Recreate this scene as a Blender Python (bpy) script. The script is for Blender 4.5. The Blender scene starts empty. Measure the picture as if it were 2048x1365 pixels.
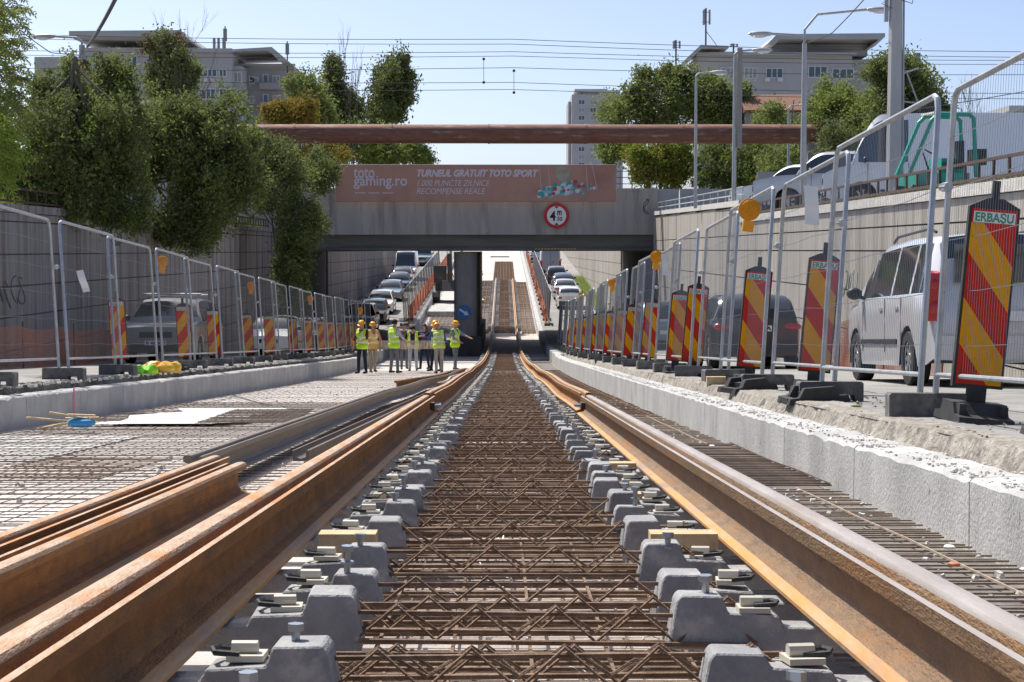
import bpy, bmesh, math, random
import numpy as np
from mathutils import Vector, Matrix, noise as mnoise
random.seed(7); rng = np.random.default_rng(7)
R = math.radians
S = bpy.context.scene
C = S.collection
# ------------------------------------------------------------------ camera, world, sun, exposure
cd = bpy.data.cameras.new("camera"); cam = bpy.data.objects.new("camera", cd); C.objects.link(cam)
cd.sensor_width = 36; cd.lens = 58.0; cd.clip_start = 0.05; cd.clip_end = 6000
cam.location = (0, 0, 0); cam.rotation_euler = (R(90 - 3.165), 0, R(-0.28))
S.camera = cam
S.render.resolution_x = 1024; S.render.resolution_y = 682
SUN_EL, SUN_AZ = 56, -38          # azimuth measured from +Y towards +X
W = bpy.data.worlds.new("World"); S.world = W; W.use_nodes = True
wn = W.node_tree; bg = wn.nodes["Background"]
sk = wn.nodes.new("ShaderNodeTexSky"); sk.sky_type = 'NISHITA'; sk.sun_disc = False
sk.sun_elevation = R(SUN_EL); sk.sun_rotation = R(SUN_AZ); sk.air_density = 0.5; sk.dust_density = 2.0; sk.ozone_density = 3.0
tint = wn.nodes.new("ShaderNodeMix"); tint.data_type = 'RGBA'; tint.blend_type = 'MULTIPLY'; tint.inputs[0].default_value = 1; tint.inputs[7].default_value = (1.02, 1.0, .96, 1)
wn.links.new(sk.outputs[0], tint.inputs[6]); wn.links.new(tint.outputs[2], bg.inputs[0]); bg.inputs[1].default_value = 0.15
sd = bpy.data.lights.new("sun", 'SUN'); sd.energy = 4.3; sd.angle = R(0.55); sd.color = (1, .955, .88)
so = bpy.data.objects.new("sun", sd); C.objects.link(so)
sv = Vector((math.sin(R(SUN_AZ)) * math.cos(R(SUN_EL)), math.cos(R(SUN_AZ)) * math.cos(R(SUN_EL)), math.sin(R(SUN_EL))))
so.rotation_euler = sv.to_track_quat('Z', 'Y').to_euler(); so.location = (-20, 20, 40)
S.view_settings.view_transform = 'Standard'; S.view_settings.look = 'None'
S.view_settings.exposure = 0.48; S.view_settings.gamma = 1; S.view_settings.use_curve_mapping = False
try:
    S.cycles.max_bounces = 6; S.cycles.transparent_max_bounces = 8
except Exception: pass

# ------------------------------------------------------------------ materials
def mat(name, c1, c2=None, scale=8.0, rough=.8, metal=0.0, bump=0.0, bscale=None, c3=None, s3=1.2, stretch=None, spec=.4, trans=0.0, coat=0.0, lo=.35, hi=.65, t3=(.5, .75), world=False):
    m = bpy.data.materials.new(name); m.use_nodes = True
    nt = m.node_tree; N = nt.nodes; L = nt.links; b = N["Principled BSDF"]
    b.inputs["Roughness"].default_value = rough; b.inputs["Metallic"].default_value = metal
    b.inputs["Specular IOR Level"].default_value = spec
    if coat: b.inputs["Coat Weight"].default_value = coat; b.inputs["Coat Roughness"].default_value = .05
    b.inputs["Base Color"].default_value = (*c1, 1)
    vec = None
    if c2 or bump:
        tc = N.new("ShaderNodeTexCoord"); vec = tc.outputs["Object"]
        if world: gp = N.new("ShaderNodeNewGeometry"); vec = gp.outputs["Position"]
        if stretch:
            mp = N.new("ShaderNodeMapping"); mp.inputs["Scale"].default_value = stretch
            L.new(vec, mp.inputs[0]); vec = mp.outputs[0]
    col = None
    if c2:
        n = N.new("ShaderNodeTexNoise"); n.inputs["Scale"].default_value = scale; n.inputs["Detail"].default_value = 6; n.inputs["Roughness"].default_value = .62
        L.new(vec, n.inputs["Vector"])
        r = N.new("ShaderNodeValToRGB"); r.color_ramp.elements[0].position = lo; r.color_ramp.elements[1].position = hi
        r.color_ramp.elements[0].color = (*c1, 1); r.color_ramp.elements[1].color = (*c2, 1)
        L.new(n.outputs["Fac"], r.inputs[0]); col = r.outputs[0]
        if c3:
            n3 = N.new("ShaderNodeTexNoise"); n3.inputs["Scale"].default_value = s3; n3.inputs["Detail"].default_value = 5; n3.inputs["Roughness"].default_value = .65
            L.new(vec, n3.inputs["Vector"])
            r3 = N.new("ShaderNodeValToRGB"); r3.color_ramp.elements[0].position = t3[0]; r3.color_ramp.elements[1].position = t3[1]
            L.new(n3.outputs["Fac"], r3.inputs[0])
            mx = N.new("ShaderNodeMix"); mx.data_type = 'RGBA'
            L.new(r3.outputs[0], mx.inputs[0]); L.new(col, mx.inputs[6]); mx.inputs[7].default_value = (*c3, 1); col = mx.outputs[2]
        L.new(col, b.inputs["Base Color"])
    if bump:
        nb = N.new("ShaderNodeTexNoise"); nb.inputs["Scale"].default_value = bscale or scale * 3; nb.inputs["Detail"].default_value = 6
        L.new(vec, nb.inputs["Vector"])
        bp = N.new("ShaderNodeBump"); bp.inputs["Strength"].default_value = bump; bp.inputs["Distance"].default_value = .02
        L.new(nb.outputs["Fac"], bp.inputs["Height"]); L.new(bp.outputs[0], b.inputs["Normal"])
    if trans:
        out = N["Material Output"]; t = N.new("ShaderNodeBsdfTranslucent"); ms = N.new("ShaderNodeMixShader"); ms.inputs[0].default_value = trans
        if col: L.new(col, t.inputs[0])
        else: t.inputs[0].default_value = (*c1, 1)
        L.new(b.outputs[0], ms.inputs[1]); L.new(t.outputs[0], ms.inputs[2]); L.new(ms.outputs[0], out.inputs[0])
    return m
M = {}
M['rail'] = mat('rusty_rail_steel', (.24, .098, .022), (.37, .165, .036), 26, .72, 0, .5, 160, (.17, .085, .034), 4, (1, .35, 1), t3=(.46, .66))
M['rail_head'] = mat('rail_head_rust', (.37, .23, .13), (.50, .37, .26), 30, .55, .1, .35, 160, (.46, .20, .05), 5, (1, .3, 1), t3=(.5, .62))
M['rail_foot'] = mat('rail_foot_rust', (.55, .25, .05), (.46, .30, .16), 14, .6, .1, .2, 60, (.30, .21, .15), 5, (1, .25, 1), t3=(.5, .66))
M['rail_head_pale'] = mat('rail_head_bloom', (.40, .345, .30), (.50, .45, .41), 9, .42, .3, .12, 60, (.36, .28, .20), 4, (1, .22, 1), t3=(.5, .7))
M['rail_grey'] = mat('grey_rail_steel', (.13, .105, .085), (.19, .155, .13), 7, .5, .3, .2, 60, (.20, .13, .08), 2, (1, .2, 1))
M['rail_light'] = mat('light_rust_rail_steel', (.16, .10, .055), (.25, .155, .08), 26, .65, 0, .5, 160, (.27, .12, .03), 4, (1, .3, 1), t3=(.48, .66))
M['rebar'] = mat('rusty_rebar', (.13, .075, .042), (.25, .155, .095), 22, .75, 0, .5, 250, (.36, .26, .18), 9)
M['rebar_tan'] = mat('tan_rebar', (.22, .17, .13), (.32, .26, .20), 14, .75, 0, .3, 200)
M['rebar_dark'] = mat('dark_rebar', (.10, .075, .06), (.19, .14, .11), 14, .7, .1, .3, 200, (.28, .2, .15), 4)
M['rebar_pale'] = mat('dusty_rebar', (.30, .24, .18), (.40, .33, .26), 9, .7, .2)
M['wire'] = mat('galvanised_wire', (.30, .31, .32), None, rough=.4, metal=.6)
M['galv'] = mat('galvanised_tube', (.36, .38, .40), (.5, .52, .53), 7, .42, .65, .06, 40)
M['sleeper'] = mat('precast_concrete', (.23, .23, .235), (.35, .35, .345), 7, .88, 0, .35, 110, (.46, .44, .41), 11, t3=(.54, .68), world=True)
M['floor'] = mat('blinding_concrete', (.46, .42, .385), (.60, .565, .54), 1.6, .9, 0, .5, 40, (.42, .38, .35), .8)
M['floor_c'] = mat('shade_toned_brown_blinding', (.36, .305, .27), (.52, .47, .43), 2.5, .95, 0, .6, 50, (.19, .15, .12), 5)  # brown floor colour, lowered to paint in the shading between the rails
M['floor_d'] = mat('dark_blinding', (.12, .11, .10), (.22, .20, .185), 3, .95, 0, .6, 50, (.3, .27, .25), 12, t3=(.62, .7))
M['curb'] = mat('cast_curb_concrete', (.36, .36, .35), (.50, .50, .485), 2.2, .9, 0, .45, 70, (.19, .19, .185), 15, (1, 1, .7), t3=(.63, .70))
M['dust'] = mat('dusty_rubble_concrete', (.52, .49, .44), (.68, .66, .62), 7, .95, 0, .9, 40, (.38, .34, .29), 16, t3=(.58, .7))
M['asphalt'] = mat('dusty_asphalt', (.21, .205, .195), (.30, .29, .275), 2.2, .9, 0, .5, 90, (.37, .35, .32), .5)
M['asphalt_edge'] = mat('broken_asphalt', (.19, .17, .145), (.40, .37, .32), 12, .95, 0, 1.0, 40, (.10, .09, .08), 4, t3=(.58, .68))
M['street'] = mat('upper_street_ground', (.17, .16, .15), (.26, .25, .22), .4, .95, 0, .3, 20)
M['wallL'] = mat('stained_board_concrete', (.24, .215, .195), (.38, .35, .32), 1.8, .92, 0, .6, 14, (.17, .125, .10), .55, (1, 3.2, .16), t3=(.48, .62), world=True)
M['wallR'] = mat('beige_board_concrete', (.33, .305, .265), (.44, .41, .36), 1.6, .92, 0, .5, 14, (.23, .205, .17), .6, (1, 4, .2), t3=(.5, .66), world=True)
M['joint'] = mat('dark_joint', (.07, .065, .06), None, rough=.95)
M['bridge'] = mat('painted_bridge_concrete', (.34, .32, .30), (.40, .385, .36), 1.1, .85, 0, .3, 30, (.235, .215, .19), 1.3, (1.6, 1, .16), t3=(.5, .70))
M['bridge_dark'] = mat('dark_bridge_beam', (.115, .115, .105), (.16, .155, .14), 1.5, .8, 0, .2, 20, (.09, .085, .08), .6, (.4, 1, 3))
M['column'] = mat('grey_column', (.22, .215, .21), (.30, .29, .28), 2, .8, 0, .2, 20, None, 1, (1, 1, .3))
M['dark_conc'] = mat('near_black_concrete', (.05, .048, .045), (.085, .08, .075), 1, .9)  # near-black concrete tone for soffit, abutments and plinth
M['pipe'] = mat('rusty_pipe_cladding', (.16, .07, .05), (.24, .115, .08), 2.5, .7, .2, .3, 12, (.34, .27, .23), 2.2, (.5, 1, 3), t3=(.56, .68))
M['black'] = mat('black_rubber', (.03, .03, .032), (.05, .05, .05), 8, .7, 0, .2, 60)
M['foot'] = mat('dark_recycled_block', (.10, .10, .098), (.16, .155, .15), 10, .9, 0, .4, 80, (.27, .255, .23), 5, world=True)
M['yellow'] = mat('reflective_yellow', (.80, .36, .004), (.70, .31, .006), 6, .6, spec=.15)
M['red'] = mat('reflective_red', (.62, .03, .012), (.50, .03, .016), 6, .6, spec=.15)
M['white'] = mat('white_sheet', (.78, .78, .76), None, rough=.6)
M['green'] = mat('green_print', (.02, .28, .13), None, rough=.5)
M['amber'] = mat('amber_lens', (.92, .33, .004), (1.0, .50, .01), 40, .2, 0, .5, 120, trans=.35)
M['amber_box'] = mat('amber_plastic', (.80, .42, .03), None, rough=.5, trans=.3)
M['net'] = mat('orange_plastic_net', (.55, .20, .11), None, rough=.7)
M['wood'] = mat('raw_timber', (.50, .36, .20), (.62, .48, .30), 6, .8, 0, .2, 30, (.38, .25, .13), 3, (6, 1, 6))
M['bark'] = mat('bark', (.10, .08, .06), (.19, .16, .12), 7, .95, 0, .8, 20, None, 1, (1, 1, .3))
M['bolt'] = mat('zinc_bolt', (.38, .42, .46), None, rough=.35, metal=.8)
M['plastic_w'] = mat('cream_plastic', (.55, .51, .42), None, rough=.5)
M['glass'] = mat('dark_glass', (.03, .04, .045), None, rough=.05, spec=1.0, coat=.6)
M['tyre'] = mat('tyre', (.022, .022, .023), None, rough=.85)
M['rim'] = mat('alloy_rim', (.42, .43, .44), None, rough=.35, metal=.7)
M['trim'] = mat('black_trim', (.03, .03, .033), None, rough=.5)
M['lamp_red'] = mat('red_tail_lamp', (.45, .015, .02), None, rough=.12, coat=.6)
M['lamp_clear'] = mat('clear_headlamp', (.62, .66, .70), None, rough=.1, metal=.4, coat=.6)
M['plate'] = mat('number_plate', (.75, .76, .77), None, rough=.4)
M['ink'] = mat('black_print', (.012, .012, .014), None, rough=.6)
M['wallw'] = mat('block_render', (.43, .42, .42), (.49, .48, .48), .35, .9, 0, .1, 3)
M['walld'] = mat('block_render_brown', (.34, .33, .33), (.39, .375, .375), .3, .9)
M['roofslab'] = mat('roof_slab_concrete', (.40, .40, .39), (.46, .46, .45), .4, .9)
M['pane'] = mat('window_pane', (.06, .075, .09), None, rough=.1, spec=.8)
M['curtain'] = mat('curtained_pane', (.28, .28, .27), (.4, .39, .37), 3, .3)
M['frame'] = mat('white_window_frame', (.66, .66, .65), None, rough=.5)
M['tile'] = mat('old_clay_tile', (.20, .10, .07), (.28, .15, .10), 2, .9)
M['pole'] = mat('pole_concrete', (.42, .41, .41), (.52, .51, .51), 3, .9, 0, .2, 30, None, 1, (1, 1, .2))
M['steelpole'] = mat('grey_painted_steel', (.36, .37, .38), (.44, .45, .46), 3, .5, .4)
M['darksteel'] = mat('rusty_brown_steel', (.07, .045, .03), (.13, .075, .05), 8, .8, .2)
M['cable'] = mat('cable', (.07, .07, .075), None, rough=.6)
M['banner'] = mat('banner_print', (.43, .235, .175), (.48, .29, .23), .25, .55, c3=(.27, .085, .06), s3=.14, t3=(.45, .75))
M['ltext'] = mat('pale_lilac_print', (.62, .57, .66), None, rough=.5)
M['signblue'] = mat('sign_blue', (.01, .15, .42), None, rough=.4)
M['signred'] = mat('sign_red', (.50, .012, .02), None, rough=.4)
M['skin'] = mat('skin', (.42, .22, .15), (.48, .27, .19), 9, .6)
M['hair'] = mat('dark_hair', (.02, .015, .012), None, rough=.7)
M['vest'] = mat('fluorescent_vest', (.46, .72, .02), (.58, .86, .05), 5, .7)
M['vest_y'] = mat('faded_lime_vest', (.52, .66, .08), (.62, .76, .14), 5, .7)
M['vest_o'] = mat('fluorescent_orange_vest', (.85, .50, .12), None, rough=.7)
M['stripe'] = mat('reflective_stripe', (.68, .74, .62), None, rough=.4)
M['helmet'] = mat('yellow_helmet', (.85, .40, .015), None, rough=.3)
M['shoe'] = mat('work_boot', (.035, .028, .022), None, rough=.8)
M['bag_g'] = mat('green_fabric', (.10, .62, .06), (.45, .85, .05), 6, .6)
M['bag_y'] = mat('amber_plastic_lamp_heap', (.85, .42, .02), (.95, .62, .10), 8, .4)
M['teal'] = mat('teal_machine_paint', (.02, .33, .24), None, rough=.4)
M['geo'] = mat('white_geotextile', (.52, .51, .49), (.66, .65, .63), 2.5, .95, 0, .6, 14, (.40, .38, .35), 5)
M['pink'] = mat('pink_marking_paint', (.70, .16, .28), (.55, .30, .36), 14, .8)
M['digger'] = mat('dark_machine_paint', (.05, .05, .05), (.09, .085, .075), 3, .6)
M['hazard_y'] = mat('hazard_yellow_dusty', (.45, .36, .16), None, rough=.8)
M['greenpanel'] = mat('grey_sheet_panel', (.33, .35, .37), (.38, .40, .42), 1, .6)
def cloth(name, c): 
    if name not in M: M[name] = mat(name, c, tuple(x * 1.25 for x in c), 12, .85)
    return M[name]
def paint(name, c, metal=.35):
    if name not in M: M[name] = mat(name, c, None, rough=.28, metal=metal, coat=.8)
    return M[name]
def leafmat(name, a, b, c):
    M[name] = mat(name, a, b, .9, .8, 0, 0, None, c, 5.0, trans=.38, t3=(.42, .66), spec=.12); return M[name]
leafmat('leaf_dark', (.085, .115, .040), (.135, .17, .058), (.22, .24, .095))
leafmat('leaf_mid', (.14, .185, .050), (.20, .255, .068), (.30, .33, .11))
leafmat('leaf_bright', (.14, .22, .03), (.21, .30, .045), (.30, .36, .08))
leafmat('leaf_yellow', (.19, .18, .03), (.30, .26, .05), (.16, .18, .04))
leafmat('leaf_autumn', (.26, .15, .03), (.32, .22, .04), (.13, .13, .04))
leafmat('leaf_red', (.17, .08, .06), (.11, .10, .04), (.07, .10, .03))

# ------------------------------------------------------------------ mesh helpers
class MB:
    def __init__(s): s.v = []; s.f = []; s.mi = []; s.n = 0; s.cur = 0
    def add(s, vs, fs):
        s.v.extend([tuple(p) for p in vs]); s.f.extend([tuple(i + s.n for i in f) for f in fs]); s.mi.extend([s.cur] * len(fs)); s.n += len(vs); return s
    def box(s, c, d, rot=None, taper=1.0):
        x, y, z = d[0] / 2, d[1] / 2, d[2] / 2
        vs = [(-x, -y, -z), (x, -y, -z), (x, y, -z), (-x, y, -z), (-x * taper, -y * taper, z), (x * taper, -y * taper, z), (x * taper, y * taper, z), (-x * taper, y * taper, z)]
        if rot is not None: vs = [rot @ Vector(v) for v in vs]
        vs = [(v[0] + c[0], v[1] + c[1], v[2] + c[2]) for v in vs]
        return s.add(vs, [(3, 2, 1, 0), (4, 5, 6, 7), (0, 1, 5, 4), (1, 2, 6, 5), (2, 3, 7, 6), (3, 0, 4, 7)])
    def bx(s, x0, x1, y0, y1, z0, z1): return s.box(((x0 + x1) / 2, (y0 + y1) / 2, (z0 + z1) / 2), (x1 - x0, y1 - y0, z1 - z0))
    def tube(s, pts, r, n=6, cap=True):
        pts = [Vector(p) for p in pts]; rs = r if isinstance(r, (list, tuple)) else [r] * len(pts)
        base = []; up = None
        for i, p in enumerate(pts):
            if i == 0: t = pts[1] - pts[0]
            elif i == len(pts) - 1: t = pts[-1] - pts[-2]
            else: t = (pts[i + 1] - p).normalized() + (p - pts[i - 1]).normalized()
            t.normalize()
            if up is None: up = Vector((0, 0, 1)) if abs(t.z) < .9 else Vector((1, 0, 0))
            a = t.cross(up)
            if a.length < 1e-4: a = t.cross(Vector((0, 1, 0)))
            a.normalize(); b = a.cross(t).normalized(); up = b
            for k in range(n):
                th = 2 * math.pi * k / n + math.pi / 4
                base.append(p + a * math.cos(th) * rs[i] + b * math.sin(th) * rs[i])
        fs = []
        for i in range(len(pts) - 1):
            for k in range(n):
                fs.append((i * n + k, i * n + (k + 1) % n, (i + 1) * n + (k + 1) % n, (i + 1) * n + k))
        if cap: fs.append(tuple(range(n))[::-1]); fs.append(tuple(range((len(pts) - 1) * n, len(pts) * n)))
        return s.add(base, fs)
    def prism(s, poly, axis, a, b):
        n = len(poly)
        def P(u, v, w):
            return {'y': (u, w, v), 'x': (w, u, v), 'z': (u, v, w)}[axis]
        vs = [P(u, v, a) for u, v in poly] + [P(u, v, b) for u, v in poly]
        fs = [tuple(range(n)), tuple(range(n, 2 * n))[::-1]] + [(i, i + n, (i + 1) % n + n, (i + 1) % n) for i in range(n)]
        return s.add(vs, fs)
    def sphere(s, c, r, nu=10, nv=7, sc=(1, 1, 1), zmin=-1.0):
        vs = []; fs = []
        for j in range(nv + 1):
            ph = math.pi * j / nv; z = math.cos(ph)
            z = max(z, zmin); rr = math.sin(ph) if math.cos(ph) >= zmin else math.sqrt(max(0, 1 - zmin * zmin)) * (1 - (j / nv))
            for i in range(nu):
                th = 2 * math.pi * i / nu
                vs.append((c[0] + r * sc[0] * rr * math.cos(th), c[1] + r * sc[1] * rr * math.sin(th), c[2] + r * sc[2] * z))
        for j in range(nv):
            for i in range(nu): fs.append((j * nu + i, (j + 1) * nu + i, (j + 1) * nu + (i + 1) % nu, j * nu + (i + 1) % nu))
        return s.add(vs, fs)
    def disc(s, c, r, axis, n=24, rz=None, th=0.0):
        poly = [(r * math.cos(2 * math.pi * k / n), (rz or r) * math.sin(2 * math.pi * k / n)) for k in range(n)]
        if axis == 'y': return s.prism([(u + c[0], v + c[2]) for u, v in poly], 'y', c[1] - th / 2, c[1] + th / 2)
        if axis == 'x': return s.prism([(u + c[1], v + c[2]) for u, v in poly], 'x', c[0] - th / 2, c[0] + th / 2)
        return s.prism([(u + c[0], v + c[1]) for u, v in poly], 'z', c[2] - th / 2, c[2] + th / 2)
    def mesh(s, name, mats, smooth=False):
        me = bpy.data.meshes.new(name); me.from_pydata(s.v, [], s.f)
        for m in (mats if isinstance(mats, (list, tuple)) else [mats]): me.materials.append(m)
        if any(s.mi): me.polygons.foreach_set('material_index', s.mi)
        bm = bmesh.new(); bm.from_mesh(me); bmesh.ops.recalc_face_normals(bm, faces=bm.faces)
        if smooth:
            for f in bm.faces: f.smooth = True
            for e in bm.edges:
                if len(e.link_faces) == 2 and e.calc_face_angle(0) > R(30): e.smooth = False
        bm.to_mesh(me); bm.free(); me.update(); return me
    def obj(s, name, mats, parent=None, smooth=False, kind=None, loc=None):
        return link(name, s.mesh(name, mats, smooth), parent, kind, loc)
def link(name, me, parent=None, kind=None, loc=None, rot=None):
    o = bpy.data.objects.new(name, me); C.objects.link(o)
    if parent: o.parent = parent
    if kind: o['kind'] = kind
    if loc is not None: o.location = loc
    if rot is not None: o.rotation_euler = rot
    return o
def tag(o, label, cat, group=None):
    o['label'] = label; o['category'] = cat
    if group: o['group'] = group
    return o
def thing(name, label, cat, loc=(0, 0, 0), rot=(0, 0, 0), group=None):
    o = bpy.data.objects.new(name, None); C.objects.link(o); o.location = loc; o.rotation_euler = rot; o.empty_display_size = .2
    return tag(o, label, cat, group)
def dup(root, loc, rot, label, group=None):
    r = root.copy(); C.objects.link(r); r.location = loc; r.rotation_euler = rot; r['label'] = label
    if group: r['group'] = group
    for ch in list(root.children):
        c = ch.copy(); C.objects.link(c); c.parent = r
        for g in list(ch.children):
            d = g.copy(); C.objects.link(d); d.parent = c
    return r
ORD = ['first', 'second', 'third', 'fourth', 'fifth', 'sixth', 'seventh', 'eighth', 'ninth', 'tenth', 'eleventh', 'twelfth', 'thirteenth', 'fourteenth', 'fifteenth', 'sixteenth', 'seventeenth', 'eighteenth', 'nineteenth', 'twentieth', 'twenty-first', 'twenty-second', 'twenty-third', 'twenty-fourth', 'twenty-fifth', 'twenty-sixth', 'twenty-seventh', 'twenty-eighth', 'twenty-ninth', 'thirtieth']
def text_mesh(txt, size, shear=0.0, bold=0.0, align='LEFT', spacing=1.0, ext=0.0):
    cu = bpy.data.curves.new("lettering", 'FONT'); cu.body = txt; cu.size = size; cu.shear = shear; cu.offset = bold; cu.align_x = align; cu.space_character = spacing; cu.extrude = ext; cu.resolution_u = 3
    o = bpy.data.objects.new("lettering", cu); C.objects.link(o)
    dg = bpy.context.evaluated_depsgraph_get(); me = bpy.data.meshes.new_from_object(o.evaluated_get(dg))
    bpy.data.objects.remove(o); return me
def text(name, txt, size, m, parent, loc, rot=(R(90), 0, 0), width=None, **k):
    me = text_mesh(txt, size, **k); me.materials.clear(); me.materials.append(m)
    o = link(name, me, parent, None, loc, rot)
    if width and len(me.vertices):
        xs = [v.co.x for v in me.vertices]; w = max(xs) - min(xs); o.scale = (width / w, 1, 1)
    return o
F_PX = 3300.0
def px(x, y, Z): return ((x - 1008) / F_PX * Z, Z, (500 - y) / F_PX * Z)

# ------------------------------------------------------------------ long profiles (z along the ramp)
def interp(tab):
    xs = [a for a, b in tab]; zs = [b for a, b in tab]
    d = np.gradient(np.array(zs, float), np.array(xs, float))
    def f(y):
        if y <= xs[0]: return zs[0]
        if y >= xs[-1]: return zs[-1]
        i = int(np.searchsorted(xs, y, 'right')) - 1; h = xs[i + 1] - xs[i]; t = (y - xs[i]) / h
        return (2*t**3 - 3*t**2 + 1) * zs[i] + (t**3 - 2*t**2 + t) * h * d[i] + (-2*t**3 + 3*t**2) * zs[i + 1] + (t**3 - t**2) * h * d[i + 1]
    return f
FT = interp([(-40, .8), (-26, .7), (-15, .3), (0, -.61), (15, -1.519), (30, -2.428), (45, -3.32), (60, -4.13), (77, -4.80), (87, -4.99), (98, -4.98), (120, -4.08), (141, -3.13), (175, -1.63), (208, -.18), (232, .75), (250, 1.0), (3000, 1.0)])
RD = interp([(-40, 1.0), (-26, .93), (-15, .35), (0, -.5), (15, -1.347), (30, -2.195), (45, -3.03), (60, -3.85), (77, -4.56), (87, -4.76), (98, -4.72), (120, -3.85), (141, -2.93), (175, -1.45), (208, 0.0), (232, .85), (250, 1.0), (3000, 1.0)])
FL = lambda y: FT(y) - .28
RY = lambda y: -math.atan((RD(y + .5) - RD(y - .5)))   # pitch of the road
def slope(y): return math.atan(RD(y + .5) - RD(y - .5))
TX = .035
YS = sorted(set([-40, -34, -28, -22, -16, -10, -5] + list(range(0, 130, 2)) + list(range(130, 262, 6)) + [262]))
def strip(name, x0, x1, prof, m, dz=0, ys=YS, thick=None, kind='structure', nx=1):
    b = MB(); n = len(ys); vs = []
    for y in ys:
        for i in range(nx + 1): vs.append((x0 + (x1 - x0) * i / nx, y, prof(y) + dz))
    fs = [(j * (nx + 1) + i, j * (nx + 1) + i + 1, (j + 1) * (nx + 1) + i + 1, (j + 1) * (nx + 1) + i) for j in range(n - 1) for i in range(nx)]
    b.add(vs, fs); return b.obj(name, m, kind=kind)
# trench floor and roads
strip('track_bed', -5.5, 2.1, FL, M['floor'])
strip('track_bed', -.62, .70, FL, M['floor_c'], .004, ys=list(range(0, 78, 2)))
strip('track_bed', .86, 2.04, FL, M['floor_d'], .004, ys=list(range(0, 78, 2)))
strip('road', -10.8, -5.72, RD, M['asphalt'])
strip('road', 2.42, 7.2, RD, M['asphalt'])
# upper street level on both sides, and beyond the far end
b = MB(); b.add([(-900, -60, 1.0), (-11.05, -60, 1.0), (-11.05, 262, 1.0), (-900, 262, 1.0)], [(0, 1, 2, 3)]); b.obj('ground', M['street'], kind='structure')
b = MB(); b.add([(7.45, -60, 1.0), (900, -60, 1.0), (900, 262, 1.0), (7.45, 262, 1.0)], [(0, 1, 2, 3)]); b.obj('ground', M['street'], kind='structure')
b = MB(); b.add([(-3000, 262, .99), (3000, 262, .99), (3000, 5000, .99), (-3000, 5000, .99)], [(0, 1, 2, 3)]); b.obj('ground', M['street'], kind='structure')
b = MB(); b.add([(-900, -900, .98), (900, -900, .98), (900, -40, .98), (-900, -40, .98)], [(0, 1, 2, 3)]); b.obj('ground', M['street'], kind='structure')
b = MB(); b.add([(-11.05, -60, .97), (7.45, -60, .97), (7.45, -26, .97), (-11.05, -26, .97)], [(0, 1, 2, 3)]); b.obj('ground', M['street'], kind='structure')

# ---- curbs with rough tops and broken asphalt shoulders
def nz(x, y, z=0, s=1.0): return mnoise.noise(Vector((x * s, y * s, z * s)))
def curb(x_in, x_out, x_road, side, label, y0, y1):
    t = thing('concrete_curb', label, 'curb')
    # cast segments of 2.4 m
    y = y0
    while y < y1 - .1:
        L = min(2.4 if y < 40 else 6.0, y1 - y); b = MB(); n = max(2, int(L / (.07 if y < 20 else .3)))
        vs = []
        for j in range(n + 1):
            yy = y + .008 + (L - .016) * j / n
            top = RD(yy) - (.10 if yy < 66 else .03) + .012 * nz(x_in, yy, 0, 3)
            vs += [(x_in, yy, FL(yy) - .05), (x_in + side * .008 * nz(1, yy, 0, 3), yy, top - .016 - .022 * max(0, nz(2, yy, 0, 5))), (x_in + side * (.016 + .05 * max(0, nz(2, yy, 0, 5))), yy, top + .008 * nz(4, yy, 0, 11)), (x_out, yy, top + .01), (x_out, yy, FL(yy) - .05)]
        fs = [(j * 5 + i, j * 5 + i + 1, (j + 1) * 5 + i + 1, (j + 1) * 5 + i) for j in range(n) for i in range(4)]
        fs += [(0, 1, 2, 3, 4), tuple(n * 5 + i for i in range(5))[::-1]]
        b.add(vs, fs); b.obj('curb_segment', M['curb'], t)
        y += L
    return t
curb(2.05, 2.32, 2.42, 1, 'pale cast concrete curb along the right side of the track bed', 0, 62)
curb(-5.45, -5.68, -5.72, -1, 'shaded grey concrete curb along the left side of the track bed', 2, 62)
curb(2.05, 2.32, 2.42, 1, 'pale concrete curb climbing the far ramp beyond the bridge on the right', 99, 240)
curb(-5.45, -5.68, -5.72, -1, 'concrete curb climbing the far ramp beyond the bridge on the left', 99, 240)
curb(2.05, 2.32, 2.42, 1, 'shaded concrete curb under the bridge on the right', 62, 99)
curb(-5.45, -5.68, -5.72, -1, 'shaded concrete curb under the bridge on the left', 62, 99)
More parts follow.
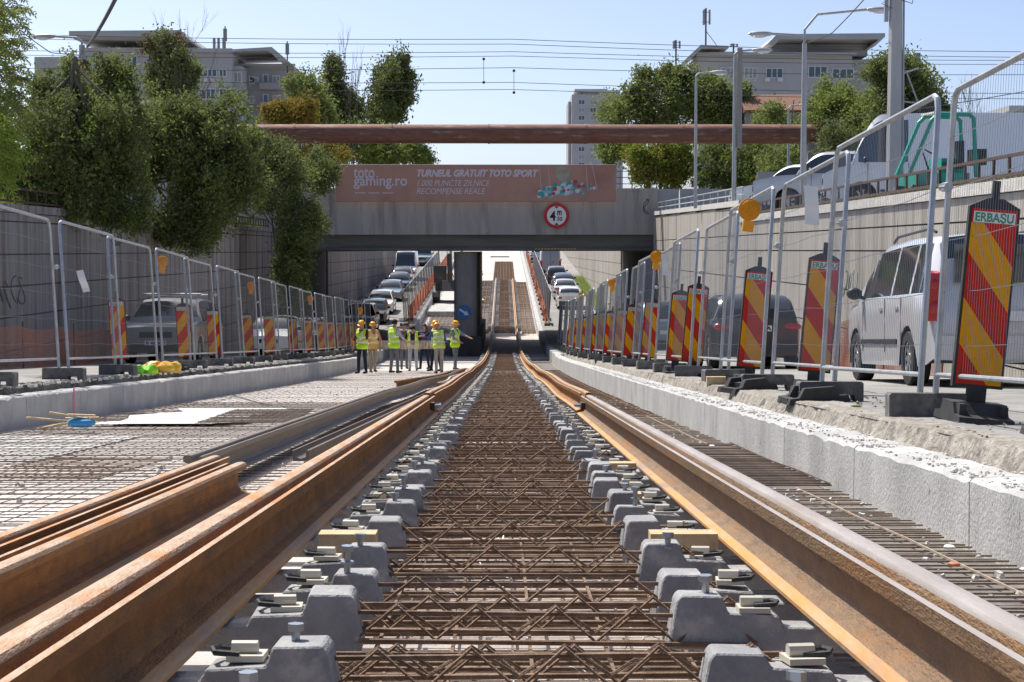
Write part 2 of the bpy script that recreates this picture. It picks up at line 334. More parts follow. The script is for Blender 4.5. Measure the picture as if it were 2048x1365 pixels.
def shoulder(side, xa, xb, label):
    # gritty ledge from curb top, up the broken edge, to the road
    ys = [v for v in np.arange(0, 30, .045)] + [v for v in np.arange(30, 66, .15)]
    prof = []; nxs = 16; vs = []
    for y in ys:
        edge = .16 + .07 * nz(y, 3.3 * side, 0, 1.1) + .035 * nz(y, 9.1, 0, 4.5)
        for i in range(nxs + 1):
            u = i / nxs * .62
            x = xa + side * u
            # ledge, then rise
            e = (u - edge) / (.03 + .02 * abs(nz(y, u, 5, 6)))
            e = max(0, min(1, e)); e = e * e * (3 - 2 * e)
            low = -.105 + .010 * nz(x, y, 1, 7) + .004 * nz(x, y, 2, 20)
            high = .012 + .022 * nz(x, y, 4, 5) * max(0, 1 - u / .6) + .006 * nz(x, y, 2, 20)
            fade = 1 if i < nxs else 0
            z = RD(y) + (low + (high - low) * e) * fade + (0.003 if i < nxs else -.03)
            chunk = (.02 * nz(x, y, 7, 5)) * (1 - abs(2 * e - 1))
            vs.append((x + side * chunk * 1.5, y + chunk, z))
    n = len(ys); fs = [(j * (nxs + 1) + i, j * (nxs + 1) + i + 1, (j + 1) * (nxs + 1) + i + 1, (j + 1) * (nxs + 1) + i) for j in range(n - 1) for i in range(nxs)]
    b = MB(); b.add(vs, fs); b.mi = [0 if (k % nxs) < 3 else (1 if (k % nxs) < 11 else 2) for k in range(len(fs))]
    b.obj('broken_road_edge', [M['dust'], M['asphalt_edge'], M['asphalt']], kind='structure', smooth=True)
shoulder(1, 2.20, 2.42, '')
strip('road', 2.28, 2.44, RD, M['asphalt'], -.03, ys=[65 + 5 * i for i in range(40)]); strip('road', -5.74, -5.6, RD, M['asphalt'], -.03, ys=[65 + 5 * i for i in range(40)])
strip('road', 2.28, 2.9, RD, M['asphalt'], -.16, ys=list(range(-26, 67, 3))); strip('road', -6.2, -5.6, RD, M['asphalt'], -.16, ys=list(range(-26, 67, 3)))
shoulder(-1, -5.60, -5.72, '')
# rubble grains, uncountable
def rubble(name, n, xr, yr, zf, smin, smax, m, label):
    b = MB()
    for _ in range(n):
        y = yr[0] + (yr[1] - yr[0]) * random.random() ** 1.6; x = random.uniform(*xr); s = random.uniform(smin, smax)
        rot = Matrix.Rotation(random.uniform(0, 6), 3, 'Z') @ Matrix.Rotation(random.uniform(-.6, .6), 3, 'X')
        b.box((x, y, zf(y) + s * .25), (s, s * random.uniform(.5, 1), s * random.uniform(.4, .8)), rot, random.uniform(.5, .9))
    return tag(b.obj(name, m, kind='stuff'), label, 'rubble')
rubble('rubble', 2600, (2.07, 2.36), (4, 40), lambda y: RD(y) - .10, .005, .024, M['dust'], 'loose pale concrete crumbs on the right curb ledge')
tie = MB()
for _ in range(420):
    y_ = 2.4 + 11 * random.random() ** 1.5; x_ = TX + random.uniform(-.6, .6); p_ = Vector((x_, y_, FL(y_) + random.choice((.02, .15, .155)))); d_ = Vector((random.uniform(-1, 1), random.uniform(-1, 1), random.uniform(0, .8))).normalized() * random.uniform(.015, .05)
    tie.tube([p_, p_ + d_ * .5 + Vector((0, 0, .006)), p_ + d_], .0016, 3, False)
tag(tie.obj('tie_wire_ends', M['wire'], kind='stuff'), 'bright loose tie wire ends scattered over the centre reinforcement', 'wire')
rubble('rubble', 700, (-.6, .66), (2.3, 16), lambda y: FL(y) + .006, .006, .022, M['dust'], 'small pale debris on the floor under the centre reinforcement')
rubble('rubble', 500, (-5.2, -1.0), (6, 40), lambda y: FL(y) + .004, .01, .04, M['dust'], 'scattered pale debris over the left track bed')
rubble('rubble', 500, (.95, 2.02), (5, 30), lambda y: FL(y) + .03, .008, .03, M['dust'], 'pale debris fallen along the right curb foot')
rubble('rubble', 900, (2.5, 3.3), (5, 30), lambda y: RD(y) + .008, .006, .022, M['asphalt_edge'], 'small grey stones scattered on the right road edge')
rubble('rubble', 900, (-5.95, -5.5), (14, 55), lambda y: RD(y) - .01, .015, .05, M['dust'], 'loose pale rubble on the left curb ledge')

# ------------------------------------------------------------------ retaining walls
def wall(x, side, mt, label, y0, y1, ztop, rows, plen):
    t = thing('retaining_wall', label, 'wall')
    b = MB(); n = 0
    ys = [y0, y1] if y1 - y0 < 1 else list(np.arange(y0, y1, 4.0)) + [y1]
    for a, c in zip(ys[:-1], ys[1:]):
        b.bx(min(x + side * .06, x + side * .4), max(x + side * .06, x + side * .4), a, c, min(RD(a), RD(c)) - 1.2, ztop(a) - .02 - abs(ztop(a) - ztop(c)))
    b.obj('wall_core', M['joint'], t)
    cb = MB()
    for a, c in zip(ys[:-1], ys[1:]):
        x0, x1 = sorted((x - side * .05, x + side * .45)); za, zc = ztop(a), ztop(c)
        cb.add([(x0, a, za - .18), (x1, a, za - .18), (x1, a, za), (x0, a, za), (x0, c, zc - .18), (x1, c, zc - .18), (x1, c, zc), (x0, c, zc)], [(0, 1, 2, 3), (7, 6, 5, 4), (0, 4, 5, 1), (1, 5, 6, 2), (2, 6, 7, 3), (3, 7, 4, 0)])
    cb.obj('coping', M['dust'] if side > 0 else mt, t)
    cache = {}
    y = y0
    while y < y1 - .1:
        L = min(plen, y1 - y); zt = ztop(y + L / 2) - .18 - abs(ztop(y) - ztop(y + L)) / 2
        zlo = min(RD(y), RD(y + L)) - .1; z = rows[0]
        top = zt
        for k, zr in enumerate(list(rows) + [-9]):
            if top <= zlo: break
            bot = max(zr, zlo - .4)
            h = round(top - bot - .03, 2)
            if h > .05:
                key = (round(L, 2), h)
                if key not in cache:
                    q = MB(); q.box((0, 0, 0), (.12, key[0] - .025, h)); cache[key] = q.mesh('wall_panel', mt)
                link('wall_panel', cache[key], t, None, (x + side * .06 + random.uniform(-.006, .006), y + L / 2, (top + bot) / 2))
            top = bot
        y += L
    return t
rowsR = [.43, -.02, -.83, -1.65, -2.5, -3.3, -4.1]
rowsL = [.62, -.1, -.8, -1.47, -2.2, -2.9, -3.6, -4.3]
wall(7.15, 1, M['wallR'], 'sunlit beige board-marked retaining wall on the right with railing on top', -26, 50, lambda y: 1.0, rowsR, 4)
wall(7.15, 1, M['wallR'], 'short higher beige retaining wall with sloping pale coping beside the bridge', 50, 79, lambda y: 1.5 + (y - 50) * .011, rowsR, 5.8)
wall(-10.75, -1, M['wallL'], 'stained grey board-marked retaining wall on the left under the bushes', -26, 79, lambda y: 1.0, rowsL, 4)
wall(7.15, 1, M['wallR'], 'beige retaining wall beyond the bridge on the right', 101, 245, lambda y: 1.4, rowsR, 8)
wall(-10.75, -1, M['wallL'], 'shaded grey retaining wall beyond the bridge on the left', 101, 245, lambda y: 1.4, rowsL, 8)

def graffiti(label, x, yc, zc, m, seed, n=4, sz=.5):
    g_ = random.Random(seed); q = MB()
    for k in range(n):
        cy_, cz_ = yc + (k - n / 2) * sz * .9, zc + g_.uniform(-.08, .08); a0 = g_.uniform(0, 6)
        q.tube([(x, cy_ + sz * .42 * math.cos(a0 + t_ * (1 + .3 * k)), cz_ + sz * .5 * math.sin(a0 * .7 + t_ * 1.3)) for t_ in np.linspace(0, g_.uniform(3, 5.5), 16)], .022, 4)
    tag(q.obj('graffiti', m), label, 'graffiti')
graffiti('green spray graffiti on the right wall between board and silver wagon', 7.155, 34.5, -.62, mat('green_spray', (.10, .20, .13), None, rough=.9), 3, 4, .55)
graffiti('dark spray tag on the left wall above the orange net', -10.752, 36, -.9, mat('grey_spray', (.07, .07, .08), None, rough=.9), 5, 5, .6)
# ------------------------------------------------------------------ bridge
BY0, BY1 = 79.0, 100.0
t = thing('railway_bridge', 'long grey concrete railway bridge across the underpass', 'bridge', (-1.8, BY0, 0))
def P(b, name, m, **k): o = b.obj(name, m, t, **k); o.location = (1.8, -BY0, 0); return o
q = MB(); q.bx(-13.5, 7.3, BY0 - .35, BY1, .72, 2.8); P(q, 'deck_fascia', M['bridge'])
q = MB(); q.bx(-13.5, 7.3, BY0 - .38, BY0 - .3, 2.8, 2.92); P(q, 'fascia_cap', M['bridge'])
for k in range(6):
    q = MB(); ya = BY0 + k * 3.5; q.bx(-13, 7.25, ya, ya + 1.6, -.06, .72); q.bx(-13, 7.25, ya - .12, ya, .0, .09); P(q, 'girder', M['bridge_dark'])
q = MB(); q.bx(-13, 7.25, BY0 + .05, BY1 - .1, .45, .72); P(q, 'soffit', M['dark_conc'])
q = MB(); q.bx(-13.2, -10.75, BY0 + .1, BY1, -6, .7); P(q, 'abutment', M['dark_conc'])
q = MB(); q.bx(7.15, 10.5, BY0 + .1, BY1, -6, .7); P(q, 'abutment', M['dark_conc'])
for ya in (BY0 + .9, BY0 + 7.3, BY0 + 13.7, BY0 + 20.1):
    q = MB(); q.tube([(-1.86, ya, -5.4), (-1.86, ya, -.1)], .56, 28); P(q, 'column', M['column'], smooth=True)
q = MB(); q.bx(-2.6, -1.1, BY0 + .3, BY1 - .2, -5.4, -4.15); P(q, 'plinth', M['dark_conc'])
q = MB(); q.tube([(7.18, BY0 - .5, 1.9), (7.18, BY0 - .5, -3.2)], .07, 10); P(q, 'drain_pipe', M['steelpole'])
q = MB()
for k in range(36): q.tube([(-13 + k * .58 , BY0 + .2, 2.8), (-13 + k * .58, BY0 + .2, 3.75)], .02, 4)
for zz in (3.15, 3.45, 3.75): q.tube([(-13.2, BY0 + .2, zz), (7.3, BY0 + .2, zz)], .022, 4)
P(q, 'railing', M['darksteel'])
q = MB()
for k in range(13):
    x0 = 1.45 + k * .155; q.add([(x0, BY0 - .13, -.0), (x0 + .08, BY0 - .13, -.0), (x0 + .15, BY0 - .13, .088), (x0 + .07, BY0 - .13, .088)], [(0, 1, 2, 3)])
P(q, 'hazard_stripes', M['hazard_y'])
# graffiti squiggle at the right end of the fascia
q = MB(); pts = [(6.75 + .13 * math.sin(a * 2.3), BY0 - .36, 2.05 + .35 * math.cos(a)) for a in np.linspace(0, 6.3, 26)]
q.tube(pts, .018, 4); P(q, 'graffiti', M['ink'])
# wing parapet panels right of the bridge
t = thing('street_parapet', 'grey sheet parapet panels right of the bridge above the wall', 'parapet', (9.5, 79, 1.6))
for k in range(4):
    q = MB(); q.box((-1.9 + k * 1.55, 0, .55), (1.5, .12, 1.5)); q.obj('panel', M['greenpanel'], t)
# handrail over the short wall
t = thing('handrail', 'low metal handrail on the short wall beside the bridge', 'railing', (7.3, 50, 1.5))
q = MB()
for zz in (.2, .42): q.tube([(0, .5, zz), (0, 28.5, zz + .31)], .022, 5)
q.obj('rail', M['galv'], t, kind=None)
for k in range(15): q = MB(); y = .5 + 2 * k; q.tube([(0, y, 0), (0, y, .42 + .011 * y)], .02, 5); q.obj('post', M['galv'], t)

# banner
bn = thing('advertising_banner', 'long reddish brown advertising banner with white lettering on the bridge fascia', 'banner', px(952, 403, 78.3))
w, h = 13.25, 1.70
q = MB(); q.bx(-w / 2, w / 2, -.02, .03, 0, h); q.obj('printed_sheet', M['banner'], bn)
q = MB(); 
for z in (0, h): q.tube([(-w / 2, .05, z), (w / 2, .05, z)], .03, 5)
for x in (-w / 2, w / 2): q.tube([(x, .05, 0), (x, .05, h)], .03, 5)
q.obj('frame', M['steelpole'], bn)
s_ = 78.3 / F_PX
def bt(txt, x, y, wpx, size, **k):
    return text('lettering', txt, size, M['ltext'], bn, ((x - 952) * s_, -.03, (403 - y) * s_), width=wpx * s_, **k)
bt('toto', 709, 357, 42, .80, bold=.012)
bt('gaming.ro', 709, 372, 107, .70, bold=.010)
bt('TURNEUL GRATUIT TOTO SPORT', 833, 354, 242, .44, shear=.3, bold=.022)
bt('1.000 PUNCTE ZILNICE', 833, 373, 144, .40, shear=.25)
bt('RECOMPENSE REALE', 833, 389, 137, .40, shear=.25)
q = MB()
for k in range(3): q.bx(-5.72 + k * .65, -5.2 + k * .65, -.025, -.0215, .36, .40)
q.obj('small_print', M['ltext'], bn)
for k, (col, cc) in enumerate((('ball_print_blue', (.26, .52, .62)), ('ball_print_white', (.60, .63, .70)), ('ball_print_teal', (.05, .33, .36)), ('ball_print_red', (.42, .07, .06)))):
    q = MB()
    for _ in range((46, 34, 16, 8)[k]):
        u = random.gauss(0, .42); x = 3.95 + u * 1.55; x = min(max(x, 2.15), 5.8)
        zc = .42 + .5 * math.exp(-((x - 4.7) ** 2) / .9) * random.random() + random.uniform(-.2, .2); r = random.uniform(.05, .12)
        zc = max(zc, .15); q.add([(x + r * math.cos(a), -.024 - .003 * k - .00006 * _, zc + r * math.sin(a)) for a in [math.pi / 6 * i for i in range(12)]], [tuple(range(12))])
    m_ = mat(col, cc, None, rough=.5); q.obj('ball_motif', m_, bn, kind='stuff')
q = MB(); q.add([(x, -.0235, z) for x, z in ((3.75, 1.62), (4.45, 1.62), (4.4, 1.15), (4.22, .9), (4.16, .7), (4.02, .7), (3.98, .9), (3.8, 1.15))], [tuple(range(8))])
q.tube([(4.42, -.03, 1.55), (4.62, -.03, 1.5), (4.6, -.03, 1.2), (4.38, -.03, 1.05)], .025, 4)
q.obj('cup_motif', mat('cup_print', (.30, .27, .20), (.42, .40, .34), 3, .5), bn)
q = MB(); 
for x0, x1 in ((3.0, 3.1), (3.4, 3.55), (5.2, 5.3), (5.5, 5.75)): q.tube([(x0, -.024, 1.66), (x1, -.024, .5)], .012, 4)
q.obj('line_motif', M['ltext'], bn)
# height limit sign
sg = thing('height_limit_sign', 'round red-rimmed sign with 4 m 50 height limit on the bridge', 'road sign', px(1113, 432, 78.5))
q = MB(); q.disc((0, 0, 0), .60, 'y', 40, th=.05); q.obj('rim', M['signred'], sg)
q = MB(); q.disc((0, -.03, 0), .455, 'y', 40, th=.012); q.obj('face', M['white'], sg)
text('lettering', '4', .62, M['ink'], sg, (-.31, -.038, -.23), bold=.02, width=.28)
text('lettering', 'm', .42, M['ink'], sg, (.02, -.038, .03), bold=.015, width=.22)
text('lettering', '50', .26, M['ink'], sg, (.03, -.038, -.24), bold=.008, width=.24)
q = MB(); q.add([(-.1, -.038, .44), (.1, -.038, .44), (0, -.038, .33)], [(0, 1, 2)]); q.add([(-.1, -.038, -.44), (.1, -.038, -.44), (0, -.038, -.33)], [(0, 1, 2)]); q.obj('arrow_mark', M['ink'], sg)
# blue arrow sign on the column
sg = thing('keep_right_sign', 'round blue sign with white arrow pointing down right on the bridge column', 'road sign', (-1.92, BY0 + .27, px(0, 625, 79)[2]))
q = MB(); q.disc((0, 0, 0), .34, 'y', 32, th=.03); q.obj('disc', M['signblue'], sg)
q = MB(); r_ = Matrix.Rotation(R(32), 3, 'Y')
q.add([r_ @ Vector(v) for v in ((-.26, -.02, -.045), (.06, -.02, -.045), (.06, -.02, -.13), (.27, -.02, 0), (.06, -.02, .13), (.06, -.02, .045), (-.26, -.02, .045))], [tuple(range(7))]); q.obj('arrow', M['white'], sg)

# rusty heating pipe
t = thing('overhead_pipe', 'large rusty insulated pipe crossing above the bridge', 'pipe', (1.3, 77, px(0, 270, 77)[2]))
seg = 7
for k in range(seg):
    x0 = -15.5 + k * 31.5 / seg; q = MB(); n = 14
    q.tube([(x0 + .02, 0, 0), (x0 + 31.5 / seg - .02, 0, 0)], .44 + .008 * (k % 2), 20); q.obj('pipe_section', M['pipe'], t, smooth=True)
    q = MB(); q.tube([(x0 - .04, 0, 0), (x0 + .04, 0, 0)], .465, 20); q.obj('band', M['pipe'], t)
for x0 in (-14.2, 13.4):
    q = MB(); q.bx(x0 - .3, x0 + .3, -.3, .3, -4.4, -.42); q.bx(x0 - .5, x0 + .5, -.35, .35, -.5, -.38); q.obj('support', M['column'], t)
q = MB(); pts = [(15.6 + .9 * math.sin(a), 0, -.0 - 1.1 + 1.1 * math.cos(a)) for a in np.linspace(0, 1.5, 7)]; pts.append((16.5, 0, -3.6)); q.tube(pts, .43, 18); q.obj('pipe_bend', M['pipe'], t, smooth=True)

# ------------------------------------------------------------------ rails
def rail_profile(kind, flip=1, foot=(.09, .09)):
    fl, fr = foot
    if kind == 'groove':   # x to the lip side
        p = [(-fl, 0), (fr, 0), (fr, .009), (fr * .66, .017), (.0095 + fr * .2, .026), (.009, .05), (.009, .118), (.052, .135), (.058, .172), (.042, .172), (.036, .140), (.022, .133), (.006, .142), (.003, .168), (-.004, .178), (-.03, .181), (-.050, .177), (-.056, .165), (-.054, .140), (-.009, .12), (-.009, .05), (-.028, .026), (-fl * .66, .017), (-fl, .009)]
    elif kind == 'tee':
        p = [(-fl, 0), (fr, 0), (fr, .011), (.03, .026), (.008, .04), (.008, .135), (.035, .146), (.036, .170), (.028, .18), (-.028, .18), (-.036, .17), (-.035, .146), (-.008, .135), (-.008, .04), (-.03, .026), (-fl, .011)]
    else:
        p = [(-.045, .0), (.045, .0), (.05, .06), (.036, .062), (.03, .022), (0, .012), (-.03, .022), (-.036, .062), (-.05, .06)]
    return [(x * flip, z) for x, z in p]
def extrude(poly, path, close=True):
    b = MB(); n = len(poly); vs = []
    for (x, y, z, roll) in path:
        c, s = math.cos(roll), math.sin(roll)
        for u, v in poly: vs.append((x + u * c - v * s, y, z + u * s + v * c))
    m_ = len(path); fs = [(j * n + i, j * n + (i + 1) % n, (j + 1) * n + (i + 1) % n, (j + 1) * n + i) for j in range(m_ - 1) for i in range(n)]
    fs += [tuple(range(n)), tuple(range((m_ - 1) * n, m_ * n))[::-1]]
    b.add(vs, fs); return b
def rail(x, y0, y1, kind, flip, m, label, zf=lambda y: FT(y), dx=lambda y: 0, dz=lambda y: 0, foot=(.09, .09), step=.6, group=None, roll=0):
    n = max(2, int((y1 - y0) / step)); path = [(x + dx(y), y, zf(y) + dz(y), roll) for y in np.linspace(y0, y1, n + 1)]
    bb = extrude(rail_profile(kind, flip, foot), path); nP = len(rail_profile(kind)); pr = rail_profile(kind)
    for fi in range((len(path) - 1) * nP):
        i_ = fi % nP; zm = (pr[i_][1] + pr[(i_ + 1) % nP][1]) / 2; bb.mi[fi] = 1 if zm > .160 else (2 if zm < .0145 else 0)
    mats = {'rail': ['rail', 'rail_head', 'rail_foot'], 'rail_light': ['rail_light', 'rail_head_pale', 'rail_foot'], 'rail_grey': ['rail_grey', 'rail_grey', 'rail_grey']}
    mk = [k_ for k_ in mats if M[k_] == m][0]
    o = bb.obj('tram_rail', [M[k_] for k_ in mats[mk]], smooth=True)
    # put the origin at the near end
    me = o.data; off = Vector((path[0][0], y0, path[0][2]))
    me.transform(Matrix.Translation(-off)); o.location = off
    return tag(o, label, 'rail', group)
G = .745
def wob(y, a, ph): return a * math.sin(y * .42 + ph) * min(1, (y - 15.7) / 6) + .5 * a * math.sin(y * .9 + ph * 2) * min(1, (y - 15.7) / 6)
rail(TX - G, .3, 15.6, 'groove', 1, M['rail'], 'orange-brown grooved rail running from lower left to the first joint')
rail(TX + G, .3, 15.6, 'groove', -1, M['rail_light'], 'pale brown grooved rail on the right running from lower right to the first joint')
rail(TX - G, 15.75, 45, 'groove', 1, M['rail'], 'left running rail beyond the first joint, slightly wavy', dx=lambda y: wob(y, .006, 1) - .003, dz=lambda y: .008 + .010 * math.sin(y * .5))
rail(TX + G, 15.75, 45, 'groove', -1, M['rail'], 'right running rail beyond the first joint with rusty orange head', dx=lambda y: wob(y, .006, 2) + .004, dz=lambda y: .010 + .010 * math.sin(y * .45 + 1))
rail(TX - G, 45.1, 100, 'groove', 1, M['rail'], 'left rail dropping down into the shade under the bridge', dz=lambda y: .0, dx=lambda y: 0)
rail(TX + G, 45.1, 100, 'groove', -1, M['rail'], 'right rail dropping down into the shade under the bridge')
rail(TX - G, 100.1, 150, 'groove', 1, M['rail_light'], 'left rail climbing the far ramp between sleepers')
rail(TX + G, 100.1, 150, 'groove', -1, M['rail'], 'right rail climbing the far ramp between sleepers')
PL = lambda y: FT(y)
rail(-1.467, 1.0, 9.0, 'groove', -1, M['rail'], 'spare rusty rail left of the track, right one of the pair, cut end showing', dz=lambda y: -.185)
rail(-1.625, .8, 9.4, 'groove', 1, M['rail'], 'spare rusty rail lying left of the track, left one of the pair', dz=lambda y: -.175, foot=(.09, .02))
def cx(y):
    if y < 26: return 0
    return .62 * (y - 26) / 24 + .05 * math.sin((y - 26) * .5)
rail(-1.86, 9.8, 50, 'groove', 1, M['rail_grey'], 'long dark grey rail lying loose on the left mesh, curving towards the track', dz=lambda y: -.2 , dx=cx)
rail(-2.1, 33, 52, 'groove', 1, M['rail'], 'loose wavy rusty rail near the workers, left of the grey rail', dz=lambda y: -.19, dx=lambda y: .045 * (y - 33) + .07 * math.sin(y * .5))
rail(-1.2, 30, 51, 'groove', 1, M['rail_light'], 'pale loose rail between the left running rail and the grey one', dz=lambda y: -.17, dx=lambda y: .012 * (y - 30) + .06 * math.sin(y * .6 + 1))
path = [(-1.19 + .013 * (y - 9.6), y, FT(y) - .04 + .0 * y, 0) for y in np.linspace(9.6, 29, 30)]
o = extrude(rail_profile('chan'), path).obj('steel_channel', M['rail_grey'], smooth=True)
off = Vector((path[0][0], 9.6, path[0][2])); o.data.transform(Matrix.Translation(-off)); o.location = off
tag(o, 'narrow grey steel channel lying between the left rail and the loose grey rail', 'channel')
q0 = MB(); q0.box((0, 0, 0), (.22, .10, .22)); me_ = q0.mesh('timber_chock', M['wood'])
for k, y in enumerate((10.6, 15.0, 20.0, 26.0)):
    o = link('timber_chock', me_, None, None, (-1.19 + .013 * (y - 9.6), y, FT(y) - .155)); tag(o, f'timber chock under the grey steel channel, {ORD[k]} from its near end', 'chock', 'chocks under the steel channel')
for k, y in enumerate((2.2, 4.6, 7.2)):
    o = link('timber_chock', me_, None, None, (-1.52, y, FT(y) - .296)); o.scale = (2.2, 1, .98); tag(o, f'timber chock under the spare rusty rails, {ORD[k]} from the bottom of the photo', 'chock', 'chocks under the spare rails')
# fishplate clamps at the first joints
for sx, nm in ((-1, 'left'), (1, 'right')):
    t = thing('rail_clamp', f'dark clamp with bolts at the joint of the {nm} running rail', 'clamp', (TX + sx * G, 15.68, FT(15.68)))
    q = MB(); q.bx(-.05, .05, -.11, .11, .045, .11); q.bx(-.10, .10, -.05, .05, -.03, .0); q.obj('plate', M['darksteel'], t)
    q = MB(); q.tube([(-.11, -.06, .08), (.11, -.06, .08)], .014, 6); q.tube([(-.11, .06, .08), (.11, .06, .08)], .014, 6); q.obj('bolt', M['bolt'], t)

# ------------------------------------------------------------------ sleepers
SP = Vector
def block_mesh(hump):
    # profile in (x, z), inner end at x=0 going outwards
    z0 = -.085
    prof = [(-.012, z0), (.006, .022 + hump), (.016, .035 + hump), (.108, .035 + hump), (.123, -.002), (.235, -.006), (.25, -.031), (.68, -.031), (.70, -.04), (.70, z0)]
    b = MB(); n = len(prof); w = .066
    vs = [(x, -w + (.006 if z > z0 else 0), z) for x, z in prof] + [(x, w - (.006 if z > z0 else 0), z) for x, z in prof]
    fs = [tuple(range(n)), tuple(range(n, 2 * n))[::-1]] + [(i, i + n, (i + 1) % n + n, (i + 1) % n) for i in range(n)]
    b.add(vs, fs); me = b.mesh('concrete_block', M['sleeper'])
    bm = bmesh.new(); bm.from_mesh(me); bmesh.ops.bevel(bm, geom=bm.edges[:], offset=.0035, segments=1, affect='EDGES'); bm.to_mesh(me); bm.free(); return me
def bolt_mesh():
    b = MB(); b.tube([(0, 0, -.30), (0, 0, .075)], .0085, 8); b.tube([(0, 0, .066), (0, 0, .080)], .0165, 6); b.tube([(0, 0, .034), (0, 0, .040)], .017, 10); return b.mesh('levelling_bolt', M['bolt'])
def pad_mesh():
    b = MB(); b.tube([(-.024, 0, .0), (.026, 0, .0)], .014, 10); b.bx(-.03, .04, -.035, .035, -.022, -.010); return b.mesh('rail_fastener', M['plastic_w'])
def clip_mesh():
    b = MB(); b.tube([(-.035, -.03, .0), (.012, -.03, .004), (.022, 0, .006), (.012, .03, .004), (-.035, .03, .0)], .006, 6); return b.mesh('spring_clip', M['black'])
def girder_mesh():
    b = MB(); x0, x1 = -.54, .54; n = 6; st = (x1 - x0) / n
    for s in (-1, 1):
        pts = []
        for k in range(n):
            xa = x0 + k * st; pts += [(xa, s * .045, -.07), (xa + st / 2, s * .007, .0)]
        pts.append((x1, s * .045, -.07)); b.tube(pts, .0046, 5)
        b.tube([(x0, s * .05, -.072), (x1, s * .05, -.072)], .0062, 5)
    b.tube([(x0 + .03, 0, -.018), (x1 - .03, 0, -.018)], .0055, 5)
    return b.mesh('lattice_girder', M['rebar'])
BMs = [block_mesh(0), block_mesh(.008), block_mesh(-.012)]; BOLT = bolt_mesh(); PAD = pad_mesh(); CLIP = clip_mesh(); GIR = girder_mesh()
ys = [2.62, 3.12, 3.72, 4.14, 4.64, 5.36, 5.92, 6.42, 6.92, 7.36, 7.9, 8.42]
while ys[-1] < 76: ys.append(ys[-1] + random.choice((.5, .56, .6, .66)))
ys2 = [100.6]
while ys2[-1] < 150: ys2.append(ys2[-1] + .62)
def sleeper(y, i, label, group, full, alt):
    sl = math.atan(FT(y + .4) - FT(y - .4)) if 0 < y < 250 else 0
    t = thing('twin_block_sleeper', label, 'sleeper', (TX + random.uniform(-.012, .012), y, FT(y)), (sl, 0, random.uniform(-.012, .012)), group)
    for s in (-1, 1):
        me = random.choice(BMs)
        o = link('concrete_block', me, t, None, (s * .355 + random.uniform(-.008, .008), random.uniform(-.012, .012), .02 + random.uniform(-.008, .006)), (random.uniform(-.07, .07), random.uniform(-.02, .02), (0 if s > 0 else math.pi) + random.uniform(-.04, .04)))
        if full:
            if random.random() < .62:
                link('levelling_bolt', BOLT, t, None, (s * (.355 + .078), random.uniform(-.05, .05), .02 + random.uniform(-.02, .03)), (random.uniform(-.08, .08), random.uniform(-.08, .08), 0))
            link('rail_fastener', PAD, t, None, (s * (.355 + .175), random.uniform(-.02, .02), .038), (0, 0, random.uniform(-.15, .15)))
            if y < 20: link('spring_clip', CLIP, t, None, (s * (.355 + .215), 0, .03), (0, 0, 0 if s > 0 else math.pi))
    if y < 40 or not full: link('lattice_girder', GIR, t, 'stuff', (random.uniform(-.09, .09), random.uniform(-.03, .03), .045 + random.uniform(-.018, .012)), (random.uniform(-.15, .15), random.uniform(-.012, .012), random.uniform(-.02, .02)))
    if y < 14 and random.random() < .7: link('lattice_girder', GIR, t, 'stuff', (random.uniform(-.09, .09), random.uniform(.17, .26), .01 + random.uniform(-.015, .005)))
    return t
for i, y in enumerate(ys):
    if i < 30: lab, grp = f'twin-block concrete sleeper under the track, {ORD[i]} from the bottom edge of the photo', 'sleepers under the near track'
    elif y < 76: lab, grp = 'small distant twin-block sleeper under the track in front of the bridge', 'distant sleepers before the bridge'
    sleeper(y, i, lab, grp, y < 48, False)
for y in ys2: sleeper(y, 0, 'pale twin-block sleeper on the ramp beyond the bridge', 'sleepers on the far ramp', False, False)
# timber packers beside sleepers
for k, (x, y, z, lx, ly, lz, lab) in enumerate([(-.50, 4.89, .0, .17, .08, .13, 'upright raw timber packer beside the left sleeper blocks'), (.50, 4.89, .02, .20, .08, .09, 'raw timber packer lying across the right sleeper blocks'),
        (.46, 6.65, -.03, .12, .08, .12, 'small timber chock between right sleeper blocks'), (.52, 8.15, .02, .2, .08, .06, 'timber packer under the right rail farther up')]):
    q = MB(); q.box((0, 0, 0), (lx, ly, lz)); o = q.obj('timber_packer', M['wood'], None, loc=(TX + x, y, FT(y) + z)); tag(o, lab, 'timber')

